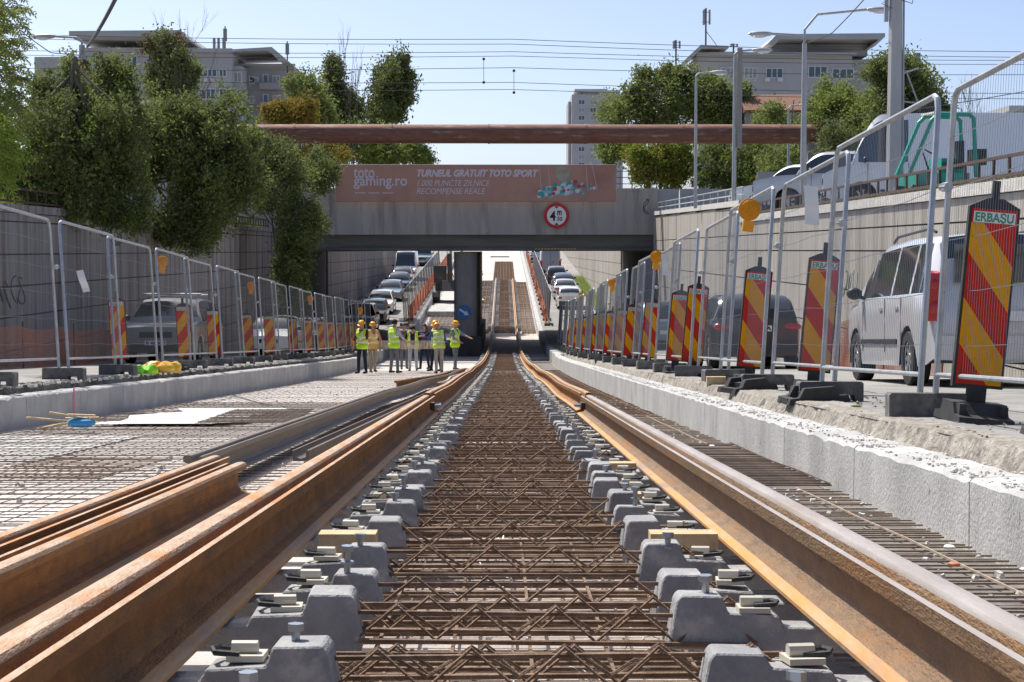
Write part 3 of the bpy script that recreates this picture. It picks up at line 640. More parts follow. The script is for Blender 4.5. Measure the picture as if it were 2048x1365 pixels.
# ------------------------------------------------------------------ reinforcement
def bar_mesh(L, r, m, n=5, segs=1, axis='x', wavy=0):
    b = MB(); pts = []
    for k in range(segs + 1):
        u = -L / 2 + L * k / segs; wv = wavy * math.sin(k * 2.1)
        pts.append((u, wv, 0) if axis == 'x' else (wv, u, 0))
    b.tube(pts, r, n); return b.mesh('bar', m)
def mat_sheet(name, label, x0, x1, y0, y1, dx, dy, zoff, m, r=.005, parts=True, wav=.006, group=None, rot=0, rx=None):
    t = thing(name, label, 'reinforcement mesh', ((x0 + x1) / 2, y0, FL(y0) + zoff), (0, 0, rot), group)
    X = (x0 + x1) / 2; w = x1 - x0; z0 = FL(y0)
    meT = bar_mesh(w, r, m); yy = y0
    ysb = list(np.arange(y0 + .05, y1, dy)); 
    if parts and len(ysb) < 230:
        for y in ysb: link('cross_bar', meT, t, None, (random.uniform(-.02, .02), y - y0, FL(y) - z0 + random.uniform(-wav, wav)), (0, 0, random.uniform(-.006, .006)))
    else:
        b = MB()
        for y in ysb: b.tube([(-w / 2, y - y0, FL(y) - z0), (w / 2, y - y0, FL(y) - z0)], r, 4, False)
        b.obj('cross_bars', m, t, kind='stuff')
    xs = np.arange(-w / 2 + .06, w / 2, dx)
    for x in xs:
        b = MB(); pts = [(x + .008 * nz(x * 5, y, 0, 1), y - y0, FL(y) - z0 + 2 * r + wav * 1.5 * nz(x * 3, y, 2, 1.2)) for y in np.linspace(y0, y1, max(2, int((y1 - y0) / .8)))]
        b.tube(pts, rx or r, 4); b.obj('long_bar', M['rebar_pale'] if rx else m, t)
    return t
mat_sheet('rebar_mesh_sheet', 'lower rebar mat between the rails in the foreground', -.75 + TX, .75 + TX, 2.2, 14, .17, .15, .03, M['rebar_dark'], .0048)
mat_sheet('rebar_mesh_sheet', 'rusty upper cross bars between the rails in the foreground', -.60 + TX, .60 + TX, 2.2, 14, .19, .088, .138, M['rebar'], .0060, wav=.028)
mat_sheet('rebar_mesh_sheet', 'rusty mat between the rails farther up, in front of the bridge', -.60 + TX, .60 + TX, 14, 50, .2, .16, .14, M['rebar'], .007, parts=True, wav=.012)
mat_sheet('rebar_mesh_sheet', 'rusty mat between the rails dropping towards the bridge', -.60 + TX, .60 + TX, 50, 76, .2, .2, .14, M['rebar'], .008)
mat_sheet('rebar_mesh_sheet', 'bar mesh with three pale long bars between right rail and curb', .93, 2.02, 3.6, 10.1, .27, .105, .03, M['rebar_tan'], .0052, rx=.0060)
mat_sheet('rebar_mesh_sheet', 'dense dark bar mesh between right rail and curb, second sheet from the photo bottom', .95, 2.02, 10.1, 14.6, .5, .07, .05, M['rebar_dark'], .006)
mat_sheet('rebar_mesh_sheet', 'bar mesh along the right curb, third sheet from the photo bottom', .95, 2.02, 14.6, 21, .27, .12, .03, M['rebar_tan'], .006, rx=.0065)
mat_sheet('rebar_mesh_sheet', 'distant bar mesh along the right curb before the bridge', .95, 2.02, 21, 60, .3, .2, .03, M['rebar'], .006)
k = 0
zl = [(1.0, 9.0), (9.0, 13.6), (13.6, 19.5), (19.5, 27), (27, 36), (36, 47), (47, 60)]
names = ['nearest to the camera', 'second from the bottom', 'third from the bottom', 'crossing the middle of the left bed', 'fifth from the bottom', 'in front of the workers', 'under the workers']
for (a, c), nm in zip(zl, names):
    mat_sheet('rebar_mesh_sheet', f'left track-bed rebar mesh sheet, {nm}', -5.3, -1.0, a, c, .15, .15 if a < 27 else .75, .014 + .006 * (k % 2), M['rebar_dark'], .0030, wav=.006); k += 1
mat_sheet('rebar_mesh_sheet', 'dense small rebar mesh lying skewed on the left bed beside the white fleece', -3.5, -2.4, 18.6, 23.0, .1, .09, .06, M['rebar_dark'], .004, rot=.06)
mat_sheet('rebar_mesh_sheet', 'overlapping brownish mesh sheet on the left bed', -3.6, -2.6, 10.5, 12.6, .15, .15, .06, M['rebar'], .003, rot=-.05)
b = strip('left_blinding_slab', -4.75, -3.2, FL, M['geo'], .06, ys=[18.9, 19.6, 20.3, 21.4, 22.6, 24])
for v_ in b.data.vertices: v_.co.x += .22 * math.sin(v_.co.y * 2.3) + .05 * v_.co.y - 1.0; v_.co.z -= .02; b.name = 'white_fleece'; b['kind'] = 'stuff'; tag(b, 'white fleece sheet spread on the left track bed', 'sheet')
b = strip('pale_slab', -5.4, -3.7, FL, M['geo'], .012, ys=[13.0, 13.6, 14.6, 15.6, 16.8]); b.name = 'white_fleece'; b['kind'] = 'stuff'; tag(b, 'white fleece over the mesh next to the left curb', 'sheet')
# far ramp: slabs and timber
mat_sheet('rebar_mesh_sheet', 'brown rebar mat between the rails on the ramp beyond the bridge', -.6, .7, 100.5, 152, .3, .25, .14, M['rebar'], .012)
mat_sheet('rebar_mesh_sheet', 'brown rebar mat right of the rails on the far ramp', 1.1, 2.0, 100.5, 150, .3, .3, .1, M['rebar'], .012)
mat_sheet('rebar_mesh_sheet', 'brown rebar mat on the upper far ramp beyond the last sleepers', -1.0, 1.0, 150, 186, .3, .3, .1, M['rebar'], .014)
mat_sheet('rebar_mesh_sheet', 'brown rebar mat left of the rails on the far ramp', -2.4, -.95, 100.5, 152, .3, .3, .1, M['rebar_dark'], .012)
mat_sheet('rebar_mesh_sheet', 'rebar mat left of the column on the ramp beyond the bridge', -5.0, -2.6, 100.5, 122, .3, .3, .1, M['rebar_dark'], .012)
for k, (x, y, L, a) in enumerate([(-2.2, 140, 9, .04), (-2.5, 150, 12, .02), (-1.9, 129, 6, .1), (-2.4, 160, 10, -.03)]):
    q = MB(); q.box((0, 0, 0), (.25, L, .12)); o = q.obj('timber_beam', M['wood'], None, loc=(x, y, FL(y) + .2)); o.rotation_euler = (.043, 0, a)
    tag(o, f'long raw timber beam on the far ramp right of the column, {ORD[k]} from the left' if 0 else f'{["short","long","shortest","farthest"][k]} raw timber beam stacked on the far ramp beside the column', 'timber', 'timber beams on the far ramp')
# cable coil at top of the far ramp
q = MB(); q.tube([(1.1 * math.cos(a), .9 * math.sin(a), .05) for a in np.linspace(0, 6.28, 20)], .06, 5); o = q.obj('pipe_coil', M['ink'], None, loc=(-.5, 196, FL(196) + .1)); tag(o, 'dark pipe ring lying at the top of the far ramp', 'pipe')

# ------------------------------------------------------------------ fence panels
PLN = 3.12; PH = 1.98
def fence_parts():
    fr = MB(); r = .0215
    fr.tube([(0, 0, -.06), (0, 0, PH - .10), (0, .03, PH - .03), (0, .10, PH), (0, PLN - .10, PH), (0, PLN - .03, PH - .03), (0, PLN, PH - .10), (0, PLN, -.06)], r, 8)
    bot = MB(); bot.tube([(0, 0, .12), (0, PLN, .12)], .016, 8)
    wv = MB(); n = 62
    for k in range(1, n):
        y = PLN * k / n; wv.tube([(.006, y, .11), (.006, y, PH + .005)], .0013, 3, False)
    hs = []
    for z in (.32, .66, 1.0, 1.34, 1.68):
        h = MB(); sag = .015
        h.tube([(.01, 0, z), (.012, PLN * .25, z - sag), (.012, PLN * .5, z + .004), (.012, PLN * .75, z - sag * .6), (.01, PLN, z)], .0028, 4, False); hs.append(h.mesh('cross_wire', M['wire']))
    return fr.mesh('frame', M['galv'], True), bot.mesh('bottom_tube', M['galv'], True), wv.mesh('mesh_wires', M['wire']), hs
FM, BT_, WV, HS = fence_parts()
def fence_panel(x, y, label, group, side, yaw=0.0):
    t = thing('mesh_fence', label, 'fence', (x, y, RD(y) + .17), (slope(y + 1.5), side * .065, yaw), group)
    link('frame', FM, t); link('bottom_tube', BT_, t); link('mesh_wires', WV, t, 'stuff')
    for h in HS: link('cross_wire', h, t)
    return t
def foot_mesh():
    b = MB()
    b.prism([(-.27, 0), (-.27, .15), (-.255, .165), (.255, .165), (.27, .15), (.27, 0), (.2, 0), (.19, .055), (.07, .055), (.06, 0)], 'y', -.115, .115)
    return b.mesh('foot_body', M['foot'])
FOOT = foot_mesh()
q = MB(); q.tube([(0, -.075, 0), (0, .075, 0)], .03, 8); q.box((0, 0, 0), (.05, .1, .045)); CLAMP = q.mesh('clamp', M['galv'])
PITCH = 3.24
def foot(x, y, label, group):
    o = link('ballast_block', FOOT, None, None, (x, y, RD(y) + .005), (slope(y), 0, random.uniform(-.12, .12))); return tag(o, label, 'fence foot', group)
def fence_row(xf, y0, n, side, rowname, ordfrom, grp):
    for i in range(n):
        y = y0 + i * PITCH
        jit = random.uniform(-.03, .03)
        if i < 22: lab = f'mesh fence panel of the {rowname} row, {ORD[i]} counted from {ordfrom}'; g = grp
        else: lab = f'far mesh fence panel of the {rowname} row near the bridge'; g = grp + ' near the bridge'
        fence_panel(xf(y) + side * (.055 if i % 2 else -.045), y, lab, g, side, math.atan((xf(y + 3) - xf(y)) / -3) + random.uniform(-.008, .008))
        yj = y - .06
        foot(xf(yj), yj, (f'dark block foot under the {rowname} fence, {ORD[i]} from {ordfrom}' if i < 22 else f'small dark foot of the {rowname} fence near the bridge'), 'feet of the ' + rowname + ' fence' + ('' if i < 22 else ' near the bridge'))
        z = RD(yj) + .17 + 1.35
        o = link('fence_clamp', CLAMP, None, None, (xf(yj) + side * .09, yj, z)); tag(o, f'steel clamp joining posts of the {rowname} fence, {ORD[i]} from {ordfrom}' if i < 22 else f'tiny clamp on the {rowname} fence near the bridge', 'clamp', 'clamps on the ' + rowname + ' fence' + ('' if i < 22 else ' near the bridge'))
xr = lambda y: 2.80 - .0045 * (y - 10) if y < 45 else 2.64
xl = lambda y: -5.88 - .011 * (y - 20) if y < 48 else -6.19
fence_row(xr, 10.86 - 2 * PITCH, 23, 1, 'right-hand', 'the camera', 'right-hand mesh fence panels')
fence_row(xl, 15.7, 19, -1, 'left-hand', 'the photo edge', 'left-hand mesh fence panels')
for i in range(14):
    y = 101 + i * 4.2
    fence_panel(2.75, y, f'distant mesh fence beside the right lane of the far ramp, {ORD[i]} from the bridge', 'fence panels on the far ramp, right', 1)
    fence_panel(-6.1, y, f'distant mesh fence beside the left lane of the far ramp, {ORD[i]} from the bridge', 'fence panels on the far ramp, left', -1)
    foot(2.75, y, f'block foot of the right fence on the far ramp, {ORD[i]} from the bridge', 'fence feet on the far ramp, right'); foot(-6.1, y, f'block foot of the left fence on the far ramp, {ORD[i]} from the bridge', 'fence feet on the far ramp, left')
# ------------------------------------------------------------------ delineator boards
def delineator(x, y, label, group, d, lean, scale=1.0, yaw=0.0):
    t = thing('warning_board', label, 'warning board', (x, y, RD(y)), (0, lean, yaw), group)
    t.scale = (scale,) * 3
    for nm, me in DB[d]: link(nm, me, t, None, (0, 0, 0) if nm != 'lettering' else (0, -.0235, 1.27), None if nm != 'lettering' else (R(90), 0, 0))
    return t
def delin_meshes(d):
    w, z0, z1 = .142, .22, 1.345
    fr = MB(); fr.prism([(-w - .016, z0), (w + .016, z0), (w + .016, z1), (.05, z1 + .055), (-.05, z1 + .055), (-w - .016, z1)], 'y', -.018, .028)
    hd = MB(); hd.box((0, .005, z1 + .10), (.045, .03, .13))
    fc = {0: MB(), 1: MB()}
    # diagonal bands clipped to the board rectangle
    ya, yb = z0 + .02, z1 - .10
    def clip(poly, f):
        out = []
        for i in range(len(poly)):
            a, c = poly[i], poly[(i + 1) % len(poly)]; fa, fb = f(a), f(c)
            if fa >= 0: out.append(a)
            if (fa >= 0) != (fb >= 0): tt = fa / (fa - fb); out.append((a[0] + (c[0] - a[0]) * tt, a[1] + (c[1] - a[1]) * tt))
        return out
    band = .285; k = -3; 
    s = -1.28 * d
    while True:
        lo = ya - .5 + (k) * band
        if lo > yb + .6: break
        poly = [(-w, lo + s * (-w)), (w, lo + s * w), (w, lo + s * w + band), (-w, lo + s * (-w) + band)]
        poly = clip(poly, lambda p: p[1] - ya); poly = clip(poly, lambda p: yb - p[1]) if poly else poly
        if len(poly) >= 3:
            m_ = fc[k % 2]; m_.add([(u, -.0215, v) for u, v in poly], [tuple(range(len(poly)))])
        k += 1
    fc[1].add([(-w, -.0215, yb), (w, -.0215, yb), (w, -.0215, z1 - .012), (-w, -.0215, z1 - .012)], [(0, 1, 2, 3)])
    lb = MB(); lb.bx(-w + .012, w - .012, -.0228, -.022, z1 - .098, z1 - .03)
    tx = text_mesh('ERBAȘU', .075, bold=.0022, align='CENTER'); tx.materials.clear(); tx.materials.append(M['green'])
    xs = [v.co.x for v in tx.vertices]; sc_ = .24 / (max(xs) - min(xs)); tx.transform(Matrix.Diagonal((sc_, 1, 1, 1))); tx.transform(Matrix.Translation((0, -.015, 0)))
    bs = MB()
    bs.prism([(-.30, 0), (.30, 0), (.28, .05), (.16, .06), (.11, .13), (-.11, .13), (-.16, .06), (-.28, .05)], 'x', -.17, .17); bs.box((0, 0, .18), (.12, .035, .12))
    bs.v = [(v[0], v[1], v[2]) for v in bs.v]
    bs.box((-.13, 0, .09), (.04, .4, .07)); bs.box((.13, 0, .09), (.04, .4, .07))
    return [('board', fr.mesh('board', M['black'])), ('handle', hd.mesh('handle', M['black'])), ('yellow_stripes', fc[0].mesh('yellow_stripes', M['yellow'])), ('red_stripes', fc[1].mesh('red_stripes', M['red'])), ('name_label', lb.mesh('name_label', M['white'])), ('lettering', tx), ('rubber_base', bs.mesh('rubber_base', M['black']))]
DB = {1: delin_meshes(1), -1: delin_meshes(-1)}
nfar = 'small striped board in the dense far part of the right row near the bridge'
right = [(2.93, 10.25, 1.0, 'largest red and yellow striped board, beside the silver wagon at the right'), (3.0, 16.0, .98, 'red and yellow striped board second from the right edge, between two fence posts'),
         (2.78, 18.7, .98, 'red and yellow striped board third from the right edge, beside the orange lamp'), (2.72, 24.0, .98, 'red and yellow striped board fourth from the right edge'), (2.72, 26.3, .96, 'red and yellow striped board fifth from the right edge, partly hidden'),
         (2.74, 31.5, .96, 'red and yellow striped board sixth from the right edge'), (2.7, 35.5, .96, 'red and yellow striped board seventh from the right edge'), (2.74, 39.5, .96, 'red and yellow striped board eighth from the right edge'), (2.72, 43, .96, 'red and yellow striped board ninth from the right edge')]
for x, y, s, l in right: delineator(x, y, l, 'striped boards behind the right fence', 1, .085, s, random.uniform(-.05, .05))
for k in range(8): delineator(2.75, 46.5 + k * 3.1, f'small striped board near the bridge on the right, {ORD[k]} of the far ones', 'distant striped boards on the right', 1, .07)
left = [(-6.72, 28.9, 'red and yellow striped board nearest the left photo edge, before the grey car'), (-6.4, 33.2, 'red and yellow striped board in front of the grey car'), (-6.65, 38, 'red and yellow striped board right of the grey car, third on the left row'), (-6.8, 44, 'red and yellow striped board, fourth on the left row'), (-6.5, 46, 'red and yellow striped board, fifth on the left row before the white car'), (-6.5, 51, 'red and yellow striped board, sixth on the left row'), (-6.5, 55, 'red and yellow striped board, seventh on the left row'), (-6.5, 59, 'red and yellow striped board, eighth on the left row'), (-6.5, 62.5, 'red and yellow striped board, ninth on the left row')]
for x, y, l in left: delineator(x, y, l, 'striped boards behind the left fence', -1, -.05, .93, random.uniform(-.05, .05))
for k in range(4): delineator(-6.5, 65.5 + k * 2.6, f'small striped board at the far end of the left row, {ORD[k]} of the last four', 'distant striped boards on the left', -1, -.05, .93)

# extra base blocks lying by the fence
q = MB(); q.prism([(-.30, 0), (.30, 0), (.28, .06), (.19, .065), (.14, .15), (-.14, .15), (-.19, .065), (-.28, .06)], 'x', -.19, -.12); q.prism([(-.30, 0), (.30, 0), (.28, .06), (.19, .065), (.14, .15), (-.14, .15), (-.19, .065), (-.28, .06)], 'x', .12, .19); q.bx(-.12, .12, -.29, -.22, .0, .06); q.bx(-.12, .12, .22, .29, .0, .06); q.bx(-.12, .12, -.12, .12, .0, .10); me_ = q.mesh('rubber_foot_plate', M['black'])
for k, (x, y, s, lab) in enumerate([(3.02, 8.55, 1, 'black recycled rubber stand beside the nearest right fence foot'), (2.62, 13.9, .9, 'dark recycled stand leaning by the second right fence foot'), (2.55, 17.2, .9, 'dark recycled stand by the third right fence foot'), (-5.95, 29.5, .9, 'dark recycled stand below the grey car on the left')]):
    o = link('rubber_foot_plate', me_, None, None, (x, y, RD(y)), (slope(y), 0, 1.4 + k * .3)); o.scale = (s, s, s); tag(o, lab, 'stand')
q = MB(); q.box((0, 0, 0), (.22, .09, .10)); o = q.obj('timber_packer', M['wood'], None, loc=px(1423, 757, 19.0)); o.location = (2.45, 19.0, RD(19) + .06); tag(o, 'short raw timber offcut on the ledge beside the right fence feet', 'timber')
# warning lamps
def lamp(x, y, z, label):
    t = thing('warning_lamp', label, 'warning lamp', (x, y, z), (0, 0, 0), 'orange warning lamps on the fences')
    b = MB(); b.sphere((0, 0, 0), .108, 18, 12, (1, .42, 1)); b.obj('lens', M['amber'], t, smooth=True)
    b = MB(); b.tube([(0, -.012, 0), (0, .016, 0)], .112, 22); b.obj('bezel', M['amber_box'], t)
    b = MB(); b.box((-.01, .02, -.165), (.11, .06, .11), Matrix.Rotation(R(8), 3, 'Y')); b.obj('battery_box', M['amber_box'], t)
    b = MB(); b.tube([(0, 0, -.09), (.03, .05, -.02), (.06, .06, .05)], .01, 5); b.obj('bracket', M['galv'], t)
def lampp(x, y, Z, label): p = px(x, y, Z); lamp(p[0], p[1], p[2], label)
lampp(1498, 420, 16.6, 'largest round orange warning lamp on the right fence'); lampp(1313, 514, 29.0, 'orange warning lamp second on the right fence, beside a white notice'); lampp(1225, 566, 42, 'orange warning lamp third on the right fence'); lampp(1163, 590, 62, 'tiny orange warning lamp on the right fence near the bridge')
lampp(326, 523, 31.6, 'orange warning lamp on the left fence above the grey car'); lampp(503, 572, 44, 'orange warning lamp second on the left fence'); lampp(621, 597, 57, 'orange warning lamp third on the left fence'); lampp(721, 620, 71, 'tiny orange warning lamp farthest along the left fence')
# paper notices
def notice(cx_, cy_, Z, w, h, rz, label):
    p = px(cx_, cy_, Z); b = MB(); n = 6; vs = []
    for j in range(n + 1):
        for s in (-1, 1): vs.append((s * w / 2 - .05 * (j / n), .012 * math.sin(j * 1.3), -h / 2 + h * j / n))
    vs2 = [(a, c + .004, d) for a, c, d in vs]
    N_ = len(vs); fs = [(2 * j, 2 * j + 1, 2 * j + 3, 2 * j + 2) for j in range(n)] + [(N_ + 2 * j, N_ + 2 * j + 2, N_ + 2 * j + 3, N_ + 2 * j + 1) for j in range(n)]
    b.add(vs + vs2, fs); o = b.obj('paper_notice', M['white'], None, loc=p); o.rotation_euler = (0, rz, 0); tag(o, label, 'notice')
notice(1628, 412, 14.2, .12, .33, .1, 'white paper notice hanging on the right fence below the parked cars')
notice(1333, 530, 27, .10, .34, .05, 'small white notice beside the second orange lamp on the right fence')
notice(171, 562, 23, .10, .31, -.15, 'white paper notice hanging on the left fence')
notice(1237, 580, 40, .10, .30, .05, 'tiny white notice beside the third orange lamp on the right fence')

# orange nets
def net(label, x0, y0, x1, y1, h, dz=0):
    L = math.hypot(x1 - x0, y1 - y0); nx = int(L / .055); nh = int(h / .05); b = MB()
    def pt(u, v):
        y = y0 + (y1 - y0) * u; x = x0 + (x1 - x0) * u; wv = .05 * math.sin(u * L * 1.7 + v * 2) ; hh = h * (1 - .10 * abs(math.sin(u * L * .9)))
        return (x + wv, y, RD(y) + dz + v * hh)
    for j in range(nh + 1): b.tube([pt(k / 40, j / nh) for k in range(41)], .0045, 3, False)
    for k in range(nx + 1): b.tube([pt(k / nx, j / 4) for j in range(5)], .004, 3, False)
    t = thing('safety_net', label, 'safety net', (x0, y0, RD(y0)))
    o = b.obj('netting', M['net'], t, kind='stuff'); o.location = -t.location
    for u in (0, .33, .66, 1):
        p = pt(u, 0); c = MB(); c.tube([(p[0], p[1], p[2] - .1), (p[0], p[1], p[2] + h + .08)], .015, 6); o = c.obj('stake', M['darksteel'], t); o.location = -t.location
net('orange plastic safety net along the left wall', -9.6, 29, -9.7, 41, .85)
net('orange plastic safety net along the right wall behind the cars', 6.4, 24, 6.5, 36, .95)
net('brownish orange net on the far ramp beside the left fence', -5.9, 102, -5.9, 180, 1.2)
net('brownish orange net on the far ramp beside the right fence', 2.6, 102, 2.6, 190, 1.0)

# ------------------------------------------------------------------ cars
def smooth01(t): t = max(0, min(1, t)); return t * t * (3 - 2 * t)
CARSPEC = {
 'mpv':   dict(L=4.35, W=1.76, H=1.72, hood=.98, belt=1.05, cowl=.95, ws=1.75, rr=4.12, rb=4.32, nose=.80, tail=1.0, wb=(.82, 3.55), clear=.22, tum=.80),
 'suv':   dict(L=4.5, W=1.85, H=1.66, hood=1.02, belt=1.06, cowl=1.15, ws=1.9, rr=4.0, rb=4.42, nose=.86, tail=1.0, wb=(.9, 3.55), clear=.24, tum=.78),
 'hatch': dict(L=4.2, W=1.76, H=1.48, hood=.88, belt=.95, cowl=1.05, ws=1.85, rr=3.6, rb=4.1, nose=.70, tail=.95, wb=(.85, 3.45), clear=.19, tum=.76),
 'sedan': dict(L=4.6, W=1.80, H=1.45, hood=.86, belt=.93, cowl=1.15, ws=1.95, rr=3.25, rb=3.95, nose=.68, tail=.98, wb=(.9, 3.65), clear=.18, tum=.74, boot=.98),
 'van':   dict(L=5.6, W=2.0, H=2.55, hood=1.15, belt=1.25, cowl=.75, ws=1.55, rr=5.45, rb=5.58, nose=.95, tail=1.2, wb=(1.0, 4.5), clear=.25, tum=.88, cargo=True),
}
def car(kind, pm, label, x, y, z, yaw, pitch=0.0, plate=None, rack=False, cargo_box=False, group=None, sc=1.0):
    c = CARSPEC[kind]; L, Wd, H = c['L'], c['W'] / 2, c['H']; wr = .31 if kind != 'van' else .34
    t = thing('parked_car' if kind != 'van' else 'van', label, 'car' if kind != 'van' else 'van', (x, y, z), (pitch, 0, yaw), group); t.scale = (sc,) * 3
    S_ = sorted(set([0, .04, .10, .2, .3] + [round(v, 3) for v in np.arange(.38, L - .3, .075)] + [L - .3, L - .2, L - .1, L - .04, L]))
    Y = lambda s: L / 2 - s       # s measured from the nose; +Y is forwards
    def bodytop(s):
        if s < c['cowl']: u = s / c['cowl']; return c['nose'] + (c['hood'] - c['nose']) * (1 - (1 - u) ** 2.2)
        if s > c['rb'] and 'boot' in c: return c['boot'] - .06 * smooth01((s - c['rb']) / (L - c['rb']))
        u = (s - c['cowl']) / (L - c['cowl']); return c['belt'] + (c['tail'] - c['belt']) * .3 * u
    def roof(s):
        bt = bodytop(s)
        if s <= c['cowl'] or s >= c['rb']: return bt
        if s < c['ws']: return bt + (H - .03 - bt) * math.sin((s - c['cowl']) / (c['ws'] - c['cowl']) * math.pi / 2) ** .9
        if s > c['rr']: return bt + (H - .05 - bt) * math.cos((s - c['rr']) / (c['rb'] - c['rr']) * math.pi / 2) ** .8
        u = (s - c['ws']) / (c['rr'] - c['ws']); return H - .03 + .03 * math.sin(u * math.pi) - .02 * u
    def hw(s):
        e = min(s, L - s); return Wd * (1 - .13 * (1 - smooth01(e / .55)) ** 1.5)
    def bot(s):
        zb = c['clear'] + .10 * (1 - smooth01(min(s, L - s) / .3))
        for wc in c['wb']:
            d = abs(s - wc)
            if d < wr + .06: zb = max(zb, wr + math.sqrt((wr + .06) ** 2 - d * d))
        return zb
    rings = []
    for s in S_:
        w = hw(s); bt = bodytop(s); rf = roof(s); bz = bot(s); up = rf - bt
        f = min(1, up / .5); tw = w * (1 - (1 - c['tum']) * f)
        mid = max(bz + .02, .56)
        pts = [(0, c['clear'] + .04), (w * .90, max(c['clear'] + .04, bz - .02) if bz < .4 else bz), (w * .985, bz), (w, mid), (w * 1.0, (mid + bt) / 2), (w * .985, bt - .05), (w * .955, bt),
               (tw * .985 + (w * .93 - tw * .985) * .12 * f, bt + up * .86 if up > .05 else bt + .004), (tw * .90, rf - .015 * f + (.006 if f < .1 else 0)), (tw * .45, rf + .02), (0, rf + .028)]
        rings.append(pts)
    np_ = len(rings[0]); body = MB(); gl = MB(); vs = []
    for s, pts in zip(S_, rings):
        for (u, v) in pts: vs.append((u, Y(s), v))
        for (u, v) in pts[1:-1][::-1]: vs.append((-u, Y(s), v))
    nr = 2 * np_ - 2
    bf = []; gf = []; tf = []
    pill = [c['ws'] + (c['rr'] - c['ws']) * u for u in ((.40, .78) if kind in ('mpv', 'suv') else (.46,))]
    for j in range(len(S_) - 1):
        s0, s1 = S_[j], S_[j + 1]; sm = (s0 + s1) / 2; up = roof(sm) - bodytop(sm)
        for i in range(nr):
            ii = i if i < np_ - 1 else nr - 1 - i    # mirrored strip index
            f = (j * nr + i, j * nr + (i + 1) % nr, (j + 1) * nr + (i + 1) % nr, (j + 1) * nr + i)
            isg = False
            if ii == 6 and up > .22 and c['cowl'] + .18 < sm < c['rb'] - .14:
                isg = all(abs(sm - p) > .04 for p in pill) and not (kind == 'van' and sm > 2.15) and abs(sm - c['rr'] - .02) > .05
            if ii in (8, 9) and c['cowl'] + .04 < sm < c['ws'] - .05: isg = True
            if ii in (8, 9) and c['rr'] + .06 < sm < c['rb'] - .05 and kind != 'van': isg = True
            if ii == 7 and up > .1 and c['cowl'] + .1 < sm < c['ws'] - .08: isg = False
            (gf if isg else (tf if ii in (0, 1) or (ii == 2 and kind != 'van' and False) else bf)).append(f)
    bf.append(tuple(range(nr))); bf.append(tuple((len(S_) - 1) * nr + i for i in range(nr)))
    b = MB(); b.add(vs, bf + tf); b.mi = [0] * len(bf) + [1] * len(tf); bo = b.obj('body', [pm, M['trim']], t, smooth=True)
    cen = Vector((0, 0, .9))
    b = MB(); b.add([(v[0], v[1], v[2]) for v in vs], gf); me = b.mesh('window', M['glass'], True)
    bm = bmesh.new(); bm.from_mesh(me); bmesh.ops.delete(bm, geom=[v for v in bm.verts if not v.link_faces], context='VERTS')
    bm.normal_update()
    # split glass into separate panes
    seen = set(); comps = []
    for f in bm.faces:
        if f.index in seen: continue
        st = [f]; comp = []; seen.add(f.index)
        while st:
            g = st.pop(); comp.append(g)
            for e in g.edges:
                for h in e.link_faces:
                    if h.index not in seen: seen.add(h.index); st.append(h)
        comps.append(comp)
    for comp in comps:
        idx = {}; vv = []; ff = []
        for f in comp:
            ids = []
            for v in f.verts:
                if v.index not in idx: idx[v.index] = len(vv); vv.append(v.co.copy())
                ids.append(idx[v.index])
            ff.append(tuple(ids))
        q = MB(); q.add(vv, ff); q.obj('window', M['glass'], t, smooth=True)
    bm.free()
    for wc in c['wb']:
        for s in (-1, 1):
            e = link('wheel', None, t, None, (s * (Wd - .115), Y(wc), wr)); 
            q = MB(); prof = [(-.10, wr * .62), (-.10, wr * .95), (-.08, wr), (.08, wr), (.10, wr * .95), (.10, wr * .62)]
            n = 26; vv = [(u, r_ * math.cos(2 * math.pi * k / n), r_ * math.sin(2 * math.pi * k / n)) for k in range(n) for u, r_ in prof]; m_ = len(prof)
            q.add(vv, [(k * m_ + i, k * m_ + i + 1, ((k + 1) % n) * m_ + i + 1, ((k + 1) % n) * m_ + i) for k in range(n) for i in range(m_ - 1)]); q.obj('tyre', M['tyre'], e, smooth=True)
            q = MB(); q.tube([(s * .05, 0, 0), (s * .085, 0, 0)], .06, 12); q.disc((s * .05, 0, 0), wr * .30, 'x', 18, th=.02)
            for k in range(7):
                a = 2 * math.pi * k / 7; q.box((s * .065, .5 * wr * .62 * math.cos(a), .5 * wr * .62 * math.sin(a)), (.03, wr * .62, .055), Matrix.Rotation(a, 3, 'X'))
            q.tube([(s * .07, wr * .62 * math.cos(2 * math.pi * k / 20), wr * .62 * math.sin(2 * math.pi * k / 20)) for k in range(21)], .014, 5); q.obj('rim', M['rim'], e)
            q = MB(); q.disc((0, 0, 0), wr * .6, 'x', 20, th=.04); q.obj('brake_disc', M['trim'], e)
    # mirrors
    ym = Y(c['cowl'] + .32)
    for s in (-1, 1):
        q = MB(); q.sphere((s * (Wd + .10), ym, c['belt'] + .06), .10, 10, 7, (1.0, .6, .8)); q.tube([(s * (Wd - .06), ym, c['belt'] - .01), (s * (Wd + .06), ym, c['belt'] + .03)], .025, 6); q.obj('mirror', M['trim'], t, smooth=True)
        # door handles, seams
        for sh in ((c['ws'] + .55, c['ws'] + 1.35) if kind != 'van' else (c['ws'] + .4,)):
            q = MB(); q.box((s * (Wd * .997), Y(sh), c['belt'] - .16), (.03, .15, .03)); q.obj('door_handle', pm, t)
        q = MB()
        for sh in ((c['cowl'] + .35, c['ws'] + .75, c['ws'] + 1.55) if kind != 'van' else (c['cowl'] + .4, 2.2, 3.6)):
            q.box((s * (Wd * .9985), Y(sh), (c['belt'] - .05 + .35) / 2 + .02), (.006, .012, c['belt'] - .42))
        q.box((s * (Wd + .0), Y(L * .5), .5), (.025, c['wb'][1] - c['wb'][0] - .85, .06)); q.obj('side_moulding', M['trim'], t)
    # front
    nz_ = c['nose']; 
